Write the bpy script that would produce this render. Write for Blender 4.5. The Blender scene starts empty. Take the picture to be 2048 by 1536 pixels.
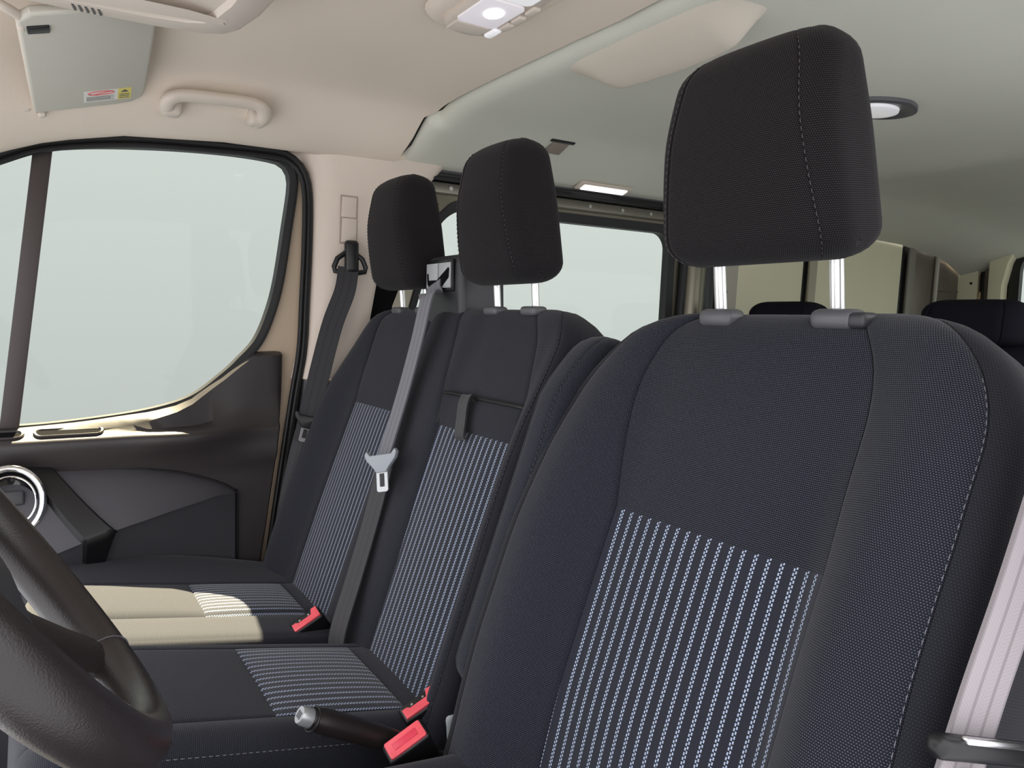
import bpy, bmesh, math, random
from mathutils import Vector, Matrix
random.seed(7)
SC = bpy.context.scene
COL = SC.collection
PI = math.pi

# ------------------------------------------------------------------ camera
cd = bpy.data.cameras.new('camera')
cam = bpy.data.objects.new('camera', cd); COL.objects.link(cam)
cd.sensor_width = 36.0; cd.sensor_fit = 'HORIZONTAL'
cd.lens = 36.0 * 1500 / 2048
cd.clip_start = 0.02
_r = Vector((0.543, 0.840, 0.021)); _d = Vector((0.082, -0.029, -0.996)); _f = Vector((-0.836, 0.542, -0.085))
_f.normalize(); _r = (_r - _f * _r.dot(_f)).normalized(); _d = _f.cross(_r).normalized()
M = Matrix(((_r.x, -_d.x, -_f.x, 1.0), (_r.y, -_d.y, -_f.y, -0.685), (_r.z, -_d.z, -_f.z, 1.0), (0, 0, 0, 1)))
cam.matrix_world = M
SC.camera = cam

# ------------------------------------------------------------------ light
SC.view_settings.view_transform = 'Standard'
SC.view_settings.look = 'None'
SC.view_settings.gamma = 1.0
SC.view_settings.use_curve_mapping = False
SC.view_settings.exposure = 0.0
W = bpy.data.worlds.new('sky'); SC.world = W; W.use_nodes = True
nt = W.node_tree; nt.nodes.clear()
wo = nt.nodes.new('ShaderNodeOutputWorld'); bg = nt.nodes.new('ShaderNodeBackground')
tc = nt.nodes.new('ShaderNodeTexCoord'); sx = nt.nodes.new('ShaderNodeSeparateXYZ'); cr = nt.nodes.new('ShaderNodeValToRGB')
mr = nt.nodes.new('ShaderNodeMapRange'); mr.inputs[1].default_value = -0.25; mr.inputs[2].default_value = 0.3
nt.links.new(tc.outputs['Generated'], sx.inputs[0]); nt.links.new(sx.outputs[2], mr.inputs[0]); nt.links.new(mr.outputs[0], cr.inputs[0])
cr.color_ramp.elements[0].color = (0.53, 0.53, 0.545, 1); cr.color_ramp.elements[1].color = (0.735, 0.735, 0.755, 1)
nt.links.new(cr.outputs[0], bg.inputs[0]); bg.inputs[1].default_value = 3.35
nt.links.new(bg.outputs[0], wo.inputs[0])
sl = bpy.data.lights.new('sun', 'SUN'); sl.energy = 150; sl.angle = math.radians(0.6); sl.color = (1.0, 0.80, 0.56)
sun = bpy.data.objects.new('sun', sl); COL.objects.link(sun)
sun.rotation_euler = Vector((-0.68, 0.25, 1.0)).to_track_quat('Z', 'Y').to_euler()
sun.location = (-3, 1.5, 6)

# ------------------------------------------------------------------ materials
class NB:
    def __init__(s, name):
        s.m = bpy.data.materials.new(name); s.m.use_nodes = True
        s.t = s.m.node_tree; s.t.nodes.clear()
        s.out = s.t.nodes.new('ShaderNodeOutputMaterial')
        s.p = s.t.nodes.new('ShaderNodeBsdfPrincipled'); s.t.links.new(s.p.outputs[0], s.out.inputs[0])
    def n(s, k): return s.t.nodes.new(k)
    def l(s, a, b): s.t.links.new(a, b)
    def math(s, op, a, b=None, c=None):
        q = s.n('ShaderNodeMath'); q.operation = op
        for i, v in enumerate((a, b, c)):
            if v is None: continue
            if isinstance(v, (int, float)): q.inputs[i].default_value = v
            else: s.l(v, q.inputs[i])
        return q.outputs[0]
    def mix(s, fac, a, b):
        q = s.n('ShaderNodeMix'); q.data_type = 'RGBA'
        for i, v in ((0, fac), (6, a), (7, b)):
            if isinstance(v, (int, float)): q.inputs[i].default_value = v
            elif isinstance(v, tuple): q.inputs[i].default_value = (*v, 1)
            else: s.l(v, q.inputs[i])
        return q.outputs[2]
    def noise(s, scale, detail=3, coord='Object'):
        c = s.n('ShaderNodeTexCoord'); q = s.n('ShaderNodeTexNoise'); q.inputs['Scale'].default_value = scale; q.inputs['Detail'].default_value = detail
        s.l(c.outputs[coord], q.inputs['Vector']); return q.outputs[0]
    def bump(s, h, strength=0.3, dist=0.001):
        q = s.n('ShaderNodeBump'); q.inputs['Strength'].default_value = strength; q.inputs['Distance'].default_value = dist
        s.l(h, q.inputs['Height']); s.l(q.outputs[0], s.p.inputs['Normal'])
    def uv(s):
        c = s.n('ShaderNodeUVMap'); q = s.n('ShaderNodeSeparateXYZ'); s.l(c.outputs[0], q.inputs[0]); return q.outputs[0], q.outputs[1]
    def set(s, **k):
        for a, v in k.items():
            i = s.p.inputs[a.replace('_', ' ')]
            if isinstance(v, tuple): i.default_value = (*v, 1)
            elif isinstance(v, (int, float)): i.default_value = v
            else: s.l(v, i)

def plain(name, col, rough=0.5, metal=0.0, grain=0.0, gscale=400, spec=0.5, var=0.06, **k):
    b = NB(name)
    f = b.noise(6.0, 4)
    lo = tuple(c * (1 - var) for c in col); hi = tuple(min(1, c * (1 + var)) for c in col)
    b.set(Base_Color=b.mix(f, lo, hi), Roughness=rough, Metallic=metal)
    b.p.inputs['Specular IOR Level'].default_value = spec
    if grain: b.bump(b.noise(gscale, 2), grain, 0.0006)
    b.set(**k)
    return b.m

def weave(name, dark, light, px=0.0023, py=0.0021, cover=0.32, sheen=0.25):
    b = NB(name); u, v = b.uv()
    row = b.math('DIVIDE', v, py); ri = b.math('FLOOR', row)
    off = b.math('MULTIPLY', b.math('MODULO', ri, 2.0), 0.5)
    fu = b.math('FRACT', b.math('ADD', b.math('DIVIDE', u, px), off)); fv = b.math('FRACT', row)
    du = b.math('SUBTRACT', fu, 0.5); dv = b.math('SUBTRACT', fv, 0.5)
    d = b.math('ADD', b.math('MULTIPLY', du, du), b.math('MULTIPLY', b.math('MULTIPLY', dv, dv), 2.2))
    mk = b.math('SUBTRACT', 1.0, b.math('SMOOTH_MIN', b.math('DIVIDE', d, cover * cover), 1.0, 0.2))
    mk = b.math('MAXIMUM', mk, 0.0)
    nz = b.noise(900, 2)
    mk2 = b.math('MULTIPLY', mk, b.math('ADD', 0.45, b.math('MULTIPLY', nz, 1.1)))
    col = b.mix(mk2, dark, light)
    b.set(Base_Color=col, Roughness=0.9, Sheen_Weight=sheen, Sheen_Roughness=0.5)
    b.p.inputs['Specular IOR Level'].default_value = 0.15
    b.bump(mk, 0.5, 0.0008)
    return b.m

def striped(name, pitch=0.0155, base=(0.0135, 0.0145, 0.0235), thread=(0.47, 0.56, 0.74)):
    b = NB(name); u, v = b.uv()
    fu = b.math('MULTIPLY', b.math('FRACT', b.math('DIVIDE', u, pitch)), pitch)
    def dashes(c, w, ph, p, duty):
        a = b.math('LESS_THAN', b.math('ABSOLUTE', b.math('SUBTRACT', fu, c)), w)
        q = b.math('LESS_THAN', b.math('FRACT', b.math('ADD', b.math('DIVIDE', v, p), ph)), duty)
        return b.math('MULTIPLY', a, q)
    p = 0.0046
    m = b.math('MAXIMUM', dashes(pitch * .5 - .0013, .00085, 0.0, p, .62), dashes(pitch * .5 + .0013, .00085, 0.5, p, .62))
    fine = b.math('MULTIPLY', b.math('LESS_THAN', b.math('FRACT', b.math('DIVIDE', v, 0.0018)), 0.5), 0.12)
    nz = b.noise(700, 2)
    col = b.mix(fine, base, (0.10, 0.11, 0.14))
    col = b.mix(b.math('MULTIPLY', m, b.math('ADD', 0.55, b.math('MULTIPLY', nz, 0.6))), col, thread)
    b.set(Base_Color=col, Roughness=0.88, Sheen_Weight=0.2, Sheen_Roughness=0.5)
    b.p.inputs['Specular IOR Level'].default_value = 0.15
    rib = b.math('ABSOLUTE', b.math('SUBTRACT', fu, pitch * .5))
    h = b.math('ADD', b.math('MULTIPLY', m, 0.7), b.math('MULTIPLY', b.math('LESS_THAN', rib, 0.0026), 0.5))
    b.bump(h, 0.6, 0.001)
    return b.m

def webbing(name, c1, c2):
    b = NB(name); u, v = b.uv()      # u across 0..1, v along in metres
    fu = b.math('ABSOLUTE', b.math('SUBTRACT', u, 0.5))
    ln = b.math('MAXIMUM', b.math('LESS_THAN', b.math('ABSOLUTE', b.math('SUBTRACT', fu, 0.17)), 0.035), b.math('GREATER_THAN', fu, 0.46))
    tw = b.math('FRACT', b.math('ADD', b.math('DIVIDE', v, 0.003), b.math('MULTIPLY', fu, 9)))
    col = b.mix(b.math('MULTIPLY', b.math('GREATER_THAN', tw, 0.5), 0.35), c1, c2)
    col = b.mix(b.math('MULTIPLY', ln, 0.55), col, tuple(c * .45 for c in c1))
    b.set(Base_Color=col, Roughness=0.55, Sheen_Weight=0.15)
    b.bump(tw, 0.25, 0.0004)
    return b.m

def glass(name, tint, refl=0.04):
    b = NB(name)
    tr = b.n('ShaderNodeBsdfTransparent'); tr.inputs[0].default_value = (*tint, 1)
    gl = b.n('ShaderNodeBsdfGlossy'); gl.inputs['Roughness'].default_value = 0.03
    mx = b.n('ShaderNodeMixShader'); mx.inputs[0].default_value = refl
    b.l(tr.outputs[0], mx.inputs[1]); b.l(gl.outputs[0], mx.inputs[2]); b.l(mx.outputs[0], b.out.inputs[0])
    b.t.nodes.remove(b.p)
    return b.m

def emis(name, col, s):
    b = NB(name); b.set(Base_Color=(0.8, 0.8, 0.8), Roughness=0.3, Emission_Color=col, Emission_Strength=s); return b.m

FAB = weave('charcoal_weave', (0.0095, 0.0112, 0.0168), (0.148, 0.150, 0.200), sheen=.12)
FABH = weave('black_weave', (0.0075, 0.0065, 0.0072), (0.085, 0.074, 0.082), cover=0.28, sheen=0.06)
FABC = weave('cushion_weave', (0.0135, 0.0145, 0.0205), (0.10, 0.10, 0.125), 0.0022, 0.0022, 0.32, 0.10)
FABS = weave('side_weave', (0.013, 0.0135, 0.0185), (0.042, 0.042, 0.052), 0.0025, 0.0025, 0.3, 0.08)
FABR = plain('rear_seat_cloth', (0.010, 0.010, 0.015), 0.95, spec=0.1)
STR = striped('striped_cloth')
THREAD = plain('grey_thread', (0.33, 0.32, 0.36), 0.8)
THREADM = plain('slate_thread', (0.17, 0.165, 0.20), 0.8)
THREADD = plain('dark_thread', (0.055, 0.05, 0.055), 0.8)
HEADL = plain('headliner_felt', (0.76, 0.665, 0.565), 0.95, grain=0.5, gscale=700, spec=0.1, var=0.03)
HEADR = plain('rear_headliner_felt', (0.66, 0.665, 0.585), 0.95, grain=0.5, gscale=700, spec=0.1, var=0.03)
PILL = plain('pillar_plastic', (0.72, 0.625, 0.545), 0.55, grain=0.2, gscale=900, spec=0.3, var=0.03)
BEIGE = plain('beige_plastic', (0.66, 0.58, 0.50), 0.45, grain=0.15, gscale=900, var=0.03)
VISOR = plain('visor_vinyl', (0.56, 0.54, 0.47), 0.6, grain=0.4, gscale=600, var=0.03)
DOORP = plain('door_plastic', (0.032, 0.027, 0.028), 0.40, grain=0.35, gscale=1100, spec=0.5)
DOORG = plain('grey_door_plastic', (0.060, 0.058, 0.066), 0.48, grain=0.3, gscale=1100, spec=0.4)
BLACKP = plain('black_plastic', (0.008, 0.008, 0.009), 0.38, spec=0.45)
DARKP = plain('dark_plastic', (0.035, 0.035, 0.04), 0.45, grain=0.2, gscale=900)
GREYP = plain('grey_plastic', (0.10, 0.10, 0.11), 0.4)
RUB = plain('black_rubber', (0.010, 0.010, 0.011), 0.5, spec=0.4)
PAINT = plain('beige_body_paint', (0.52, 0.41, 0.30), 0.32, spec=0.5)
OLIVE = plain('bronze_body_paint', (0.17, 0.155, 0.115), 0.28, metal=0.55)
PANEL = plain('primer_panel', (0.80, 0.77, 0.56), 0.5, var=0.04)
BROWNM = plain('brown_body_metal', (0.17, 0.145, 0.125), 0.4, metal=0.3)
CHROME = plain('chrome', (0.85, 0.85, 0.86), 0.08, metal=1.0)
STEEL = plain('brushed_steel', (0.72, 0.72, 0.73), 0.25, metal=1.0)
POST = plain('headrest_steel', (0.86, 0.85, 0.84), 0.22, metal=0.75)
SILV = plain('silver_trim', (0.45, 0.46, 0.47), 0.35, metal=0.6)
LEATH = plain('black_leather', (0.016, 0.012, 0.012), 0.34, grain=0.35, gscale=900, spec=0.55)
MATTE = plain('matte_black', (0.006, 0.006, 0.007), 0.95, spec=0.05)
RED = plain('red_button', (0.85, 0.10, 0.13), 0.35)
BELT = webbing('belt_webbing', (0.155, 0.155, 0.18), (0.21, 0.21, 0.24))  # middle belt webbing, tone raised for the light on its up-facing side
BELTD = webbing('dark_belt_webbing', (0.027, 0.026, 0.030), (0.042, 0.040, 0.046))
BELT_LIT = webbing('lit_belt_webbing', (0.32, 0.285, 0.30), (0.38, 0.345, 0.355))  # same grey webbing, lightened to paint in light from the open door
GLASS = glass('tinted_glass', (0.520, 0.543, 0.520), 0.01)
GLASSR = glass('tinted_side_glass', (0.535, 0.560, 0.535), 0.01)
FLOORM = plain('floor_mat', (0.05, 0.05, 0.055), 0.9, grain=0.5, gscale=300)
LENS_ON = emis('lit_lens', (1.0, 0.93, 1.0), 5.0)
LENS_SOFT = emis('lit_lens_edge', (1.0, 0.85, 0.97), 0.22)
LENS_W = plain('white_lens', (0.86, 0.85, 0.88), 0.2, Emission_Color=(1.0, 0.98, 1.0), Emission_Strength=0.25)
STICK_W = plain('sticker_white', (0.80, 0.78, 0.74), 0.5)
STICK_Y = plain('sticker_yellow', (0.78, 0.66, 0.16), 0.5)
INK = plain('ink_black', (0.08, 0.08, 0.08), 0.6)
INKR = plain('ink_red', (0.65, 0.12, 0.12), 0.6)

# ------------------------------------------------------------------ mesh helpers
def V3(p): return Vector(p)
def link(o, parent=None):
    COL.objects.link(o)
    if parent is not None: o.parent = parent
    return o
def mesh_obj(name, verts, faces, mat, parent=None, uvs=None, ang=40):
    me = bpy.data.meshes.new(name)
    me.from_pydata([tuple(v) for v in verts], [], faces)
    if uvs is not None:
        l = me.uv_layers.new(name='UVMap')
        for lp in me.loops: l.data[lp.index].uv = uvs[lp.vertex_index]
    me.materials.append(mat)
    me.validate()
    bm = bmesh.new(); bm.from_mesh(me); bmesh.ops.recalc_face_normals(bm, faces=bm.faces); bm.to_mesh(me); bm.free()
    if ang:
        me.shade_smooth(); me.set_sharp_from_angle(angle=math.radians(ang))
    o = bpy.data.objects.new(name, me)
    if parent is not None:
        w = Vector((0, 0, 0)); q = parent
        while q is not None: w += Vector(q.location); q = q.parent
        me.transform(Matrix.Translation(-w))      # parents are unrotated
    return link(o, parent)
def thing(name, loc, label, cat, group=None):
    o = bpy.data.objects.new(name, None); o.empty_display_size = 0.05; link(o); o.location = loc
    o['label'] = label; o['category'] = cat
    if group: o['group'] = group
    return o
def tag(o, label, cat, group=None):
    o['label'] = label; o['category'] = cat
    if group: o['group'] = group
    return o
def struct(o, label=None, cat=None):
    o['kind'] = 'structure'
    if label: o['label'] = label
    if cat: o['category'] = cat
    return o

def lerp(a, b, t): return a + (b - a) * t
def sm(a, b, x):
    t = min(1, max(0, (x - a) / (b - a))); return t * t * (3 - 2 * t)
def interp(x, xs, ys):
    if x <= xs[0]: return ys[0]
    for i in range(len(xs) - 1):
        if x <= xs[i + 1]: return lerp(ys[i], ys[i + 1], (x - xs[i]) / (xs[i + 1] - xs[i]))
    return ys[-1]
def catmull(pts, n=8, closed=False):
    P = [Vector(p) for p in pts]; out = []; L = len(P)
    for i in range(L if closed else L - 1):
        if closed: a, b, c, d = P[(i - 1) % L], P[i], P[(i + 1) % L], P[(i + 2) % L]
        else: a, b, c, d = P[max(i - 1, 0)], P[i], P[i + 1], P[min(i + 2, L - 1)]
        for k in range(n):
            t = k / n
            out.append(0.5 * ((2 * b) + (c - a) * t + (2 * a - 5 * b + 4 * c - d) * t * t + (3 * b - a - 3 * c + d) * t ** 3))
    if not closed: out.append(P[-1])
    return out
def grid_faces(nr, nc, base=0, closed_c=False, closed_r=False):
    F = []
    for i in range(nr if closed_r else nr - 1):
        for j in range(nc if closed_c else nc - 1):
            a = base + i * nc + j; b = base + i * nc + (j + 1) % nc
            c = base + ((i + 1) % nr) * nc + (j + 1) % nc; d = base + ((i + 1) % nr) * nc + j
            F.append((a, b, c, d))
    return F
def loft(name, rings, mat, parent=None, closed=True, caps=True, uvs=None, ang=40):
    nc = len(rings[0]); V = [p for r in rings for p in r]
    F = grid_faces(len(rings), nc, 0, closed)
    if caps and closed: F += [tuple(range(nc))[::-1], tuple(range((len(rings) - 1) * nc, len(rings) * nc))]
    return mesh_obj(name, V, F, mat, parent, uvs, ang)
def sweep_rings(path, rad, n=10, up=(0, 0, 1), closed=False, rad2=None):
    P = [Vector(p) for p in path]; R = []; L = len(P); upv = Vector(up)
    for i, p in enumerate(P):
        a = P[(i - 1) % L] if (closed or i > 0) else p; b = P[(i + 1) % L] if (closed or i < L - 1) else p
        t = (b - a).normalized(); s = t.cross(upv)
        if s.length < 1e-4: s = t.cross(Vector((1, 0, 0.3)))
        s.normalize(); u = s.cross(t).normalized()
        r1 = rad(i / (L - 1)) if callable(rad) else rad
        r2 = r1 if rad2 is None else (rad2(i / (L - 1)) if callable(rad2) else rad2)
        R.append([p + s * (r1 * math.cos(2 * PI * k / n)) + u * (r2 * math.sin(2 * PI * k / n)) for k in range(n)])
    return R
def tube(name, path, rad, mat, parent=None, n=10, up=(0, 0, 1), closed=False, rad2=None):
    R = sweep_rings(path, rad, n, up, closed, rad2)
    if closed:
        return mesh_obj(name, [p for r in R for p in r], grid_faces(len(R), n, 0, True, True), mat, parent)
    return loft(name, R, mat, parent)
def rbox_data(size, bevel, seg=3):
    bm = bmesh.new(); bmesh.ops.create_cube(bm, size=1.0)
    for v in bm.verts: v.co = Vector((v.co.x * size[0], v.co.y * size[1], v.co.z * size[2]))
    if bevel > 0: bmesh.ops.bevel(bm, geom=bm.edges[:], offset=bevel, segments=seg, affect='EDGES', profile=0.5)
    return bm
def frame(x, y, z, o=(0, 0, 0)):
    x, y, z = (Vector(a).normalized() for a in (x, y, z)); o = Vector(o)
    y = (y - x * x.dot(y)).normalized(); w = x.cross(y); z = w if w.dot(z) > 0 else -w
    return Matrix(((x.x, y.x, z.x, o.x), (x.y, y.y, z.y, o.y), (x.z, y.z, z.z, o.z), (0, 0, 0, 1)))
def rbox(name, size, mat, at, parent=None, bevel=0.003, seg=3, fr=None, taper=None):
    """fr: 4x4 orientation; at: centre (in fr coordinates when fr is given)"""
    bm = rbox_data(size, bevel, seg)
    if taper:
        for v in bm.verts:
            k = v.co.z / size[2] + 0.5; v.co.x *= lerp(1, taper, k); v.co.y *= lerp(1, taper, k)
    m = Matrix.Translation(Vector(at)) if fr is None else fr @ Matrix.Translation(Vector(at))
    bm.transform(m)
    vs = [v.co.copy() for v in bm.verts]; bm.verts.index_update()
    fs = [tuple(v.index for v in f.verts) for f in bm.faces]; bm.free()
    return mesh_obj(name, vs, fs, mat, parent)
def prism(name, outline, vec, mat, parent=None, bevel=0.0, seg=2, ang=40):
    """closed outline of 3D points (planar) extruded along vec"""
    bm = bmesh.new(); vs = [bm.verts.new(Vector(p)) for p in outline]; f = bm.faces.new(vs)
    r = bmesh.ops.extrude_face_region(bm, geom=[f]); ev = [g for g in r['geom'] if isinstance(g, bmesh.types.BMVert)]
    bmesh.ops.translate(bm, vec=Vector(vec), verts=ev)
    if bevel > 0:
        nv = Vector(vec).normalized()
        eds = [e for e in bm.edges if abs((e.verts[0].co - e.verts[1].co).normalized().dot(nv)) < 0.5]
        bmesh.ops.bevel(bm, geom=eds, offset=bevel, segments=seg, affect='EDGES', profile=0.5)
    bm.verts.index_update()
    V = [v.co.copy() for v in bm.verts]; F = [tuple(v.index for v in f.verts) for f in bm.faces]; bm.free()
    return mesh_obj(name, V, F, mat, parent, None, ang)
def rrect(w, h, r, n=6):
    out = []
    for cx, cy, a0 in ((w / 2 - r, h / 2 - r, 0), (-w / 2 + r, h / 2 - r, 90), (-w / 2 + r, -h / 2 + r, 180), (w / 2 - r, -h / 2 + r, 270)):
        for k in range(n + 1):
            a = math.radians(a0 + 90 * k / n); out.append((cx + r * math.cos(a), cy + r * math.sin(a)))
    return out
def ribbon(name, path, widths, mat, parent=None, th=0.0016, wid=0.047, n=8):
    """path: centre points; widths: matching width directions"""
    P = catmull(path, n); D = catmull(widths, n); rings = []; uv = []; L = 0.0
    for i, p in enumerate(P):
        if i: L += (p - P[i - 1]).length
        t = (P[min(i + 1, len(P) - 1)] - P[max(i - 1, 0)]).normalized()
        d = D[i]; d = (d - t * d.dot(t)).normalized(); nn = t.cross(d).normalized()
        a, b = p - d * wid / 2, p + d * wid / 2; m = p
        rings.append([a - nn * th, m - nn * th, b - nn * th, b + nn * th, m + nn * th, a + nn * th])
        uv += [(0, L), (.5, L), (1, L), (1, L), (.5, L), (0, L)]
    return loft(name, rings, mat, parent, True, True, uv, 60)
def stitches(name, path, normals, mat, parent, dash=0.0055, gap=0.003, w=0.0011, h=0.0009):
    """row of short thread dashes along a path, one mesh"""
    V, F = [], []; P = [Vector(p) for p in path]; N = [Vector(q) for q in normals]
    acc = [0.0]
    for i in range(1, len(P)): acc.append(acc[-1] + (P[i] - P[i - 1]).length)
    def at(s):
        for i in range(1, len(P)):
            if s <= acc[i]:
                t = (s - acc[i - 1]) / max(acc[i] - acc[i - 1], 1e-9); return P[i - 1].lerp(P[i], t), N[i - 1].lerp(N[i], t).normalized()
        return P[-1], N[-1]
    s = 0.0
    while s + dash < acc[-1]:
        a, na = at(s); b, nb_ = at(s + dash); t = (b - a).normalized(); side = t.cross(na).normalized()
        k = len(V); m = (a + b) / 2 + na * h
        V += [a - side * w * .6, a + side * w * .6, b + side * w * .6, b - side * w * .6, m - side * w, m + side * w]
        F += [(k, k + 4, k + 5, k + 1), (k + 4, k + 3, k + 2, k + 5), (k, k + 3, k + 4), (k + 1, k + 5, k + 2)]
        s += dash + gap
    o = mesh_obj(name, V, F, mat, parent, None, 0)
    o['kind'] = 'stuff'
    return o

def cosspace(n): return [0.5 - 0.5 * math.cos(PI * k / n) for k in range(n + 1)]

class Pad:
    """Upholstered pad: front surface split in column/row segments (panels) with soft seams, rounded edges, closed back.
    O origin, U right, Vv up the pad, N front normal."""
    def __init__(s, O, U, Vv, N, cols, rows, ncol, nrow, thick, front=lambda u, v: 0.0, bulge=lambda c, r: 0.004, rs=0.03, rt=0.04, rb=0.03,
                 wt=0.06, wb=0.02, groove=0.0025, back=lambda u, v: 0.0, pw=0.5, rowseam=lambda c, r: True):
        s.O, s.U, s.V, s.N = Vector(O), Vector(U).normalized(), Vector(Vv).normalized(), Vector(N).normalized()
        s.rows = rows; v0, v1 = rows[0], rows[-1]
        tv, s.rseg, s.rfr = [], [], []
        for k in range(len(rows) - 1):
            for t in cosspace(nrow[k])[(1 if k else 0):]:
                tv.append(lerp(rows[k], rows[k + 1], t)); s.rseg.append(k); s.rfr.append(t)
        s.tv = tv; s.jb = [0]; 
        for n in ncol: s.jb.append(s.jb[-1] + n)
        s.ib = [0]
        for n in nrow: s.ib.append(s.ib[-1] + n)
        s.FR, s.BK, s.UVF, s.UVB = [], [], [], []
        s.cseg = []
        for k, n in enumerate(ncol): s.cseg += [k] * n
        for i, v in enumerate(tv):
            bks = cols(v); c0 = 0.5 * (bks[0] + bks[-1]); w = 0.5 * (bks[-1] - bks[0])
            et, eb = v1 - v, v - v0
            def rd(e, r): return 1.0 if (r <= 0 or e >= r) else math.sqrt(max(0.0, 1 - (1 - e / r) ** 2))
            weff = w - wt * (1 - rd(et, wt)) - wb * (1 - rd(eb, wb)); sc = weff / w
            dT = rt * (1 - rd(et, rt)) + rb * (1 - rd(eb, rb))
            fr, bk, uf, ub = [], [], [], []
            for k, n in enumerate(ncol):
                ts = cosspace(n)
                for t in ts[(1 if k else 0):]:
                    u0 = lerp(bks[k], bks[k + 1], t); u = c0 + (u0 - c0) * sc
                    ed = weff - abs(u - c0); er = rs - math.sqrt(max(0.0, rs * rs - max(0.0, rs - ed) ** 2)) if ed < rs else 0.0
                    b = bulge(k, s.rseg[i]); tc_ = math.sin(PI * t) ** pw if 0 < k < len(ncol) - 1 else (math.sin(PI * t) ** pw)
                    r = s.rseg[i]; tt = s.rfr[i]
                    lo = r > 0 and rowseam(k, r); hi = r < len(rows) - 2 and rowseam(k, r + 1)
                    ph = tt if (lo and hi) else (tt / 2 if lo else (tt / 2 + .5 if hi else .5))
                    tr_ = max(0.0, math.sin(PI * ph)) ** 0.35
                    if k == 0: tc_ = math.sin(PI * (t / 2 + .5)) ** pw if t < 1 else 0
                    if k == len(ncol) - 1: tc_ = math.sin(PI * t / 2) ** pw
                    if len(ncol) == 1: tc_ = 1.0
                    d = front(u, v) + b * tc_ * tr_ - dT - er
                    if (t in (0.0, 1.0)) and not (k == 0 and t == 0) and not (k == len(ncol) - 1 and t == 1): d -= groove
                    db = -thick(v) + back(u, v) + dT + min(er, thick(v) * .45)
                    if db > d - 0.004: mid = (d + db) / 2; d, db = mid + .002, mid - .002
                    fr.append(s.O + s.U * u + s.V * v + s.N * d); bk.append(s.O + s.U * u + s.V * v + s.N * db)
                    uf.append((u0 + 3, v + 3)); ub.append((u0 + 3, v + 3))
            cum = [0.0]
            for a_, b_ in zip(fr, fr[1:]): cum.append(cum[-1] + (b_ - a_).length)
            cu = [t_[0] - 3 for t_ in uf]; jm = min(range(len(cu)), key=lambda q: abs(cu[q] - c0))
            if i: sv += (fr[jm] - s.FR[-1][jm]).length
            else: sv = 0.0
            uf = [(cum[q] - cum[jm] + cu[jm] + 3, sv + 3) for q in range(len(fr))]
            s.FR.append(fr); s.BK.append(bk); s.UVF.append(uf); s.UVB.append(uf)
    def build(s, parent, classify, backname='back_panel', backmat=None, sidemat=None):
        """classify(colseg,rowseg)->(name,mat); each distinct name is one part"""
        nr, nc = len(s.FR), len(s.FR[0]); parts = {}
        def add(name, mat, quad, uv):
            p = parts.setdefault(name, {'m': mat, 'V': [], 'UV': [], 'F': [], 'ix': {}})
            f = []
            for q, t in zip(quad, uv):
                key = (round(q.x, 6), round(q.y, 6), round(q.z, 6))
                if key not in p['ix']: p['ix'][key] = len(p['V']); p['V'].append(q); p['UV'].append(t)
                f.append(p['ix'][key])
            if len(set(f)) >= 3: p['F'].append(tuple(dict.fromkeys(f)))
        FR, BK, UF = s.FR, s.BK, s.UVF
        for i in range(nr - 1):
            for j in range(nc - 1):
                nm, mt = classify(s.cseg[j], s.rseg[i + 1])
                add(nm, mt, (FR[i][j], FR[i][j + 1], FR[i + 1][j + 1], FR[i + 1][j]), (UF[i][j], UF[i][j + 1], UF[i + 1][j + 1], UF[i + 1][j]))
                add(backname, backmat, (BK[i][j], BK[i + 1][j], BK[i + 1][j + 1], BK[i][j + 1]), (UF[i][j], UF[i + 1][j], UF[i + 1][j + 1], UF[i][j + 1]))
            for j, sg in ((0, -1), (nc - 1, 1)):
                for k in range(3):
                    a, b = k / 3, (k + 1) / 3
                    q = [FR[i][j].lerp(BK[i][j], a), FR[i + 1][j].lerp(BK[i + 1][j], a), FR[i + 1][j].lerp(BK[i + 1][j], b), FR[i][j].lerp(BK[i][j], b)]
                    L = (FR[i][j] - BK[i][j]).length
                    u0 = UF[i][j][0]
                    add(backname, backmat, q, [(u0 + sg * a * L, UF[i][j][1]), (u0 + sg * a * L, UF[i + 1][j][1]), (u0 + sg * b * L, UF[i + 1][j][1]), (u0 + sg * b * L, UF[i][j][1])])
        for i in (0, nr - 1):
            for j in range(nc - 1):
                add(backname, backmat, (FR[i][j], FR[i][j + 1], BK[i][j + 1], BK[i][j]), (UF[i][j], UF[i][j + 1], UF[i][j + 1], UF[i][j]))
        res = {}
        for nm, p in parts.items():
            res[nm] = mesh_obj(nm.split('#')[0], p['V'], p['F'], p['m'], parent, p['UV'], 50)
        return res
    def seam(s, j, i0, i1, du=0.0, lift=0.0012):
        P, Nn = [], []
        for i in range(i0, i1 + 1):
            a = s.FR[i][j]; 
            jj = min(max(j + (1 if du > 0 else -1), 0), len(s.FR[i]) - 1)
            d = (s.FR[i][jj] - a); 
            nrm = s.U.cross(s.V) * -1
            if d.length > 1e-6 and du:
                d = d.normalized(); q = a + d * abs(du)
            else: q = a
            P.append(q + s.N * lift); Nn.append(s.N)
        return P, Nn

# ================================================================== SETTING
# X: passenger side is negative, Y: rearward positive, Z up. Cab floor at z = 0.
YB = 3.05
# ---- floor
fl = rbox('floor', (1.84, 4.1, 0.04), FLOORM, (0, 1.02, -0.02), bevel=0.005); struct(fl, 'dark mat covering the van floor', 'floor')
# seat plinth is part of the bench (below)

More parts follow.
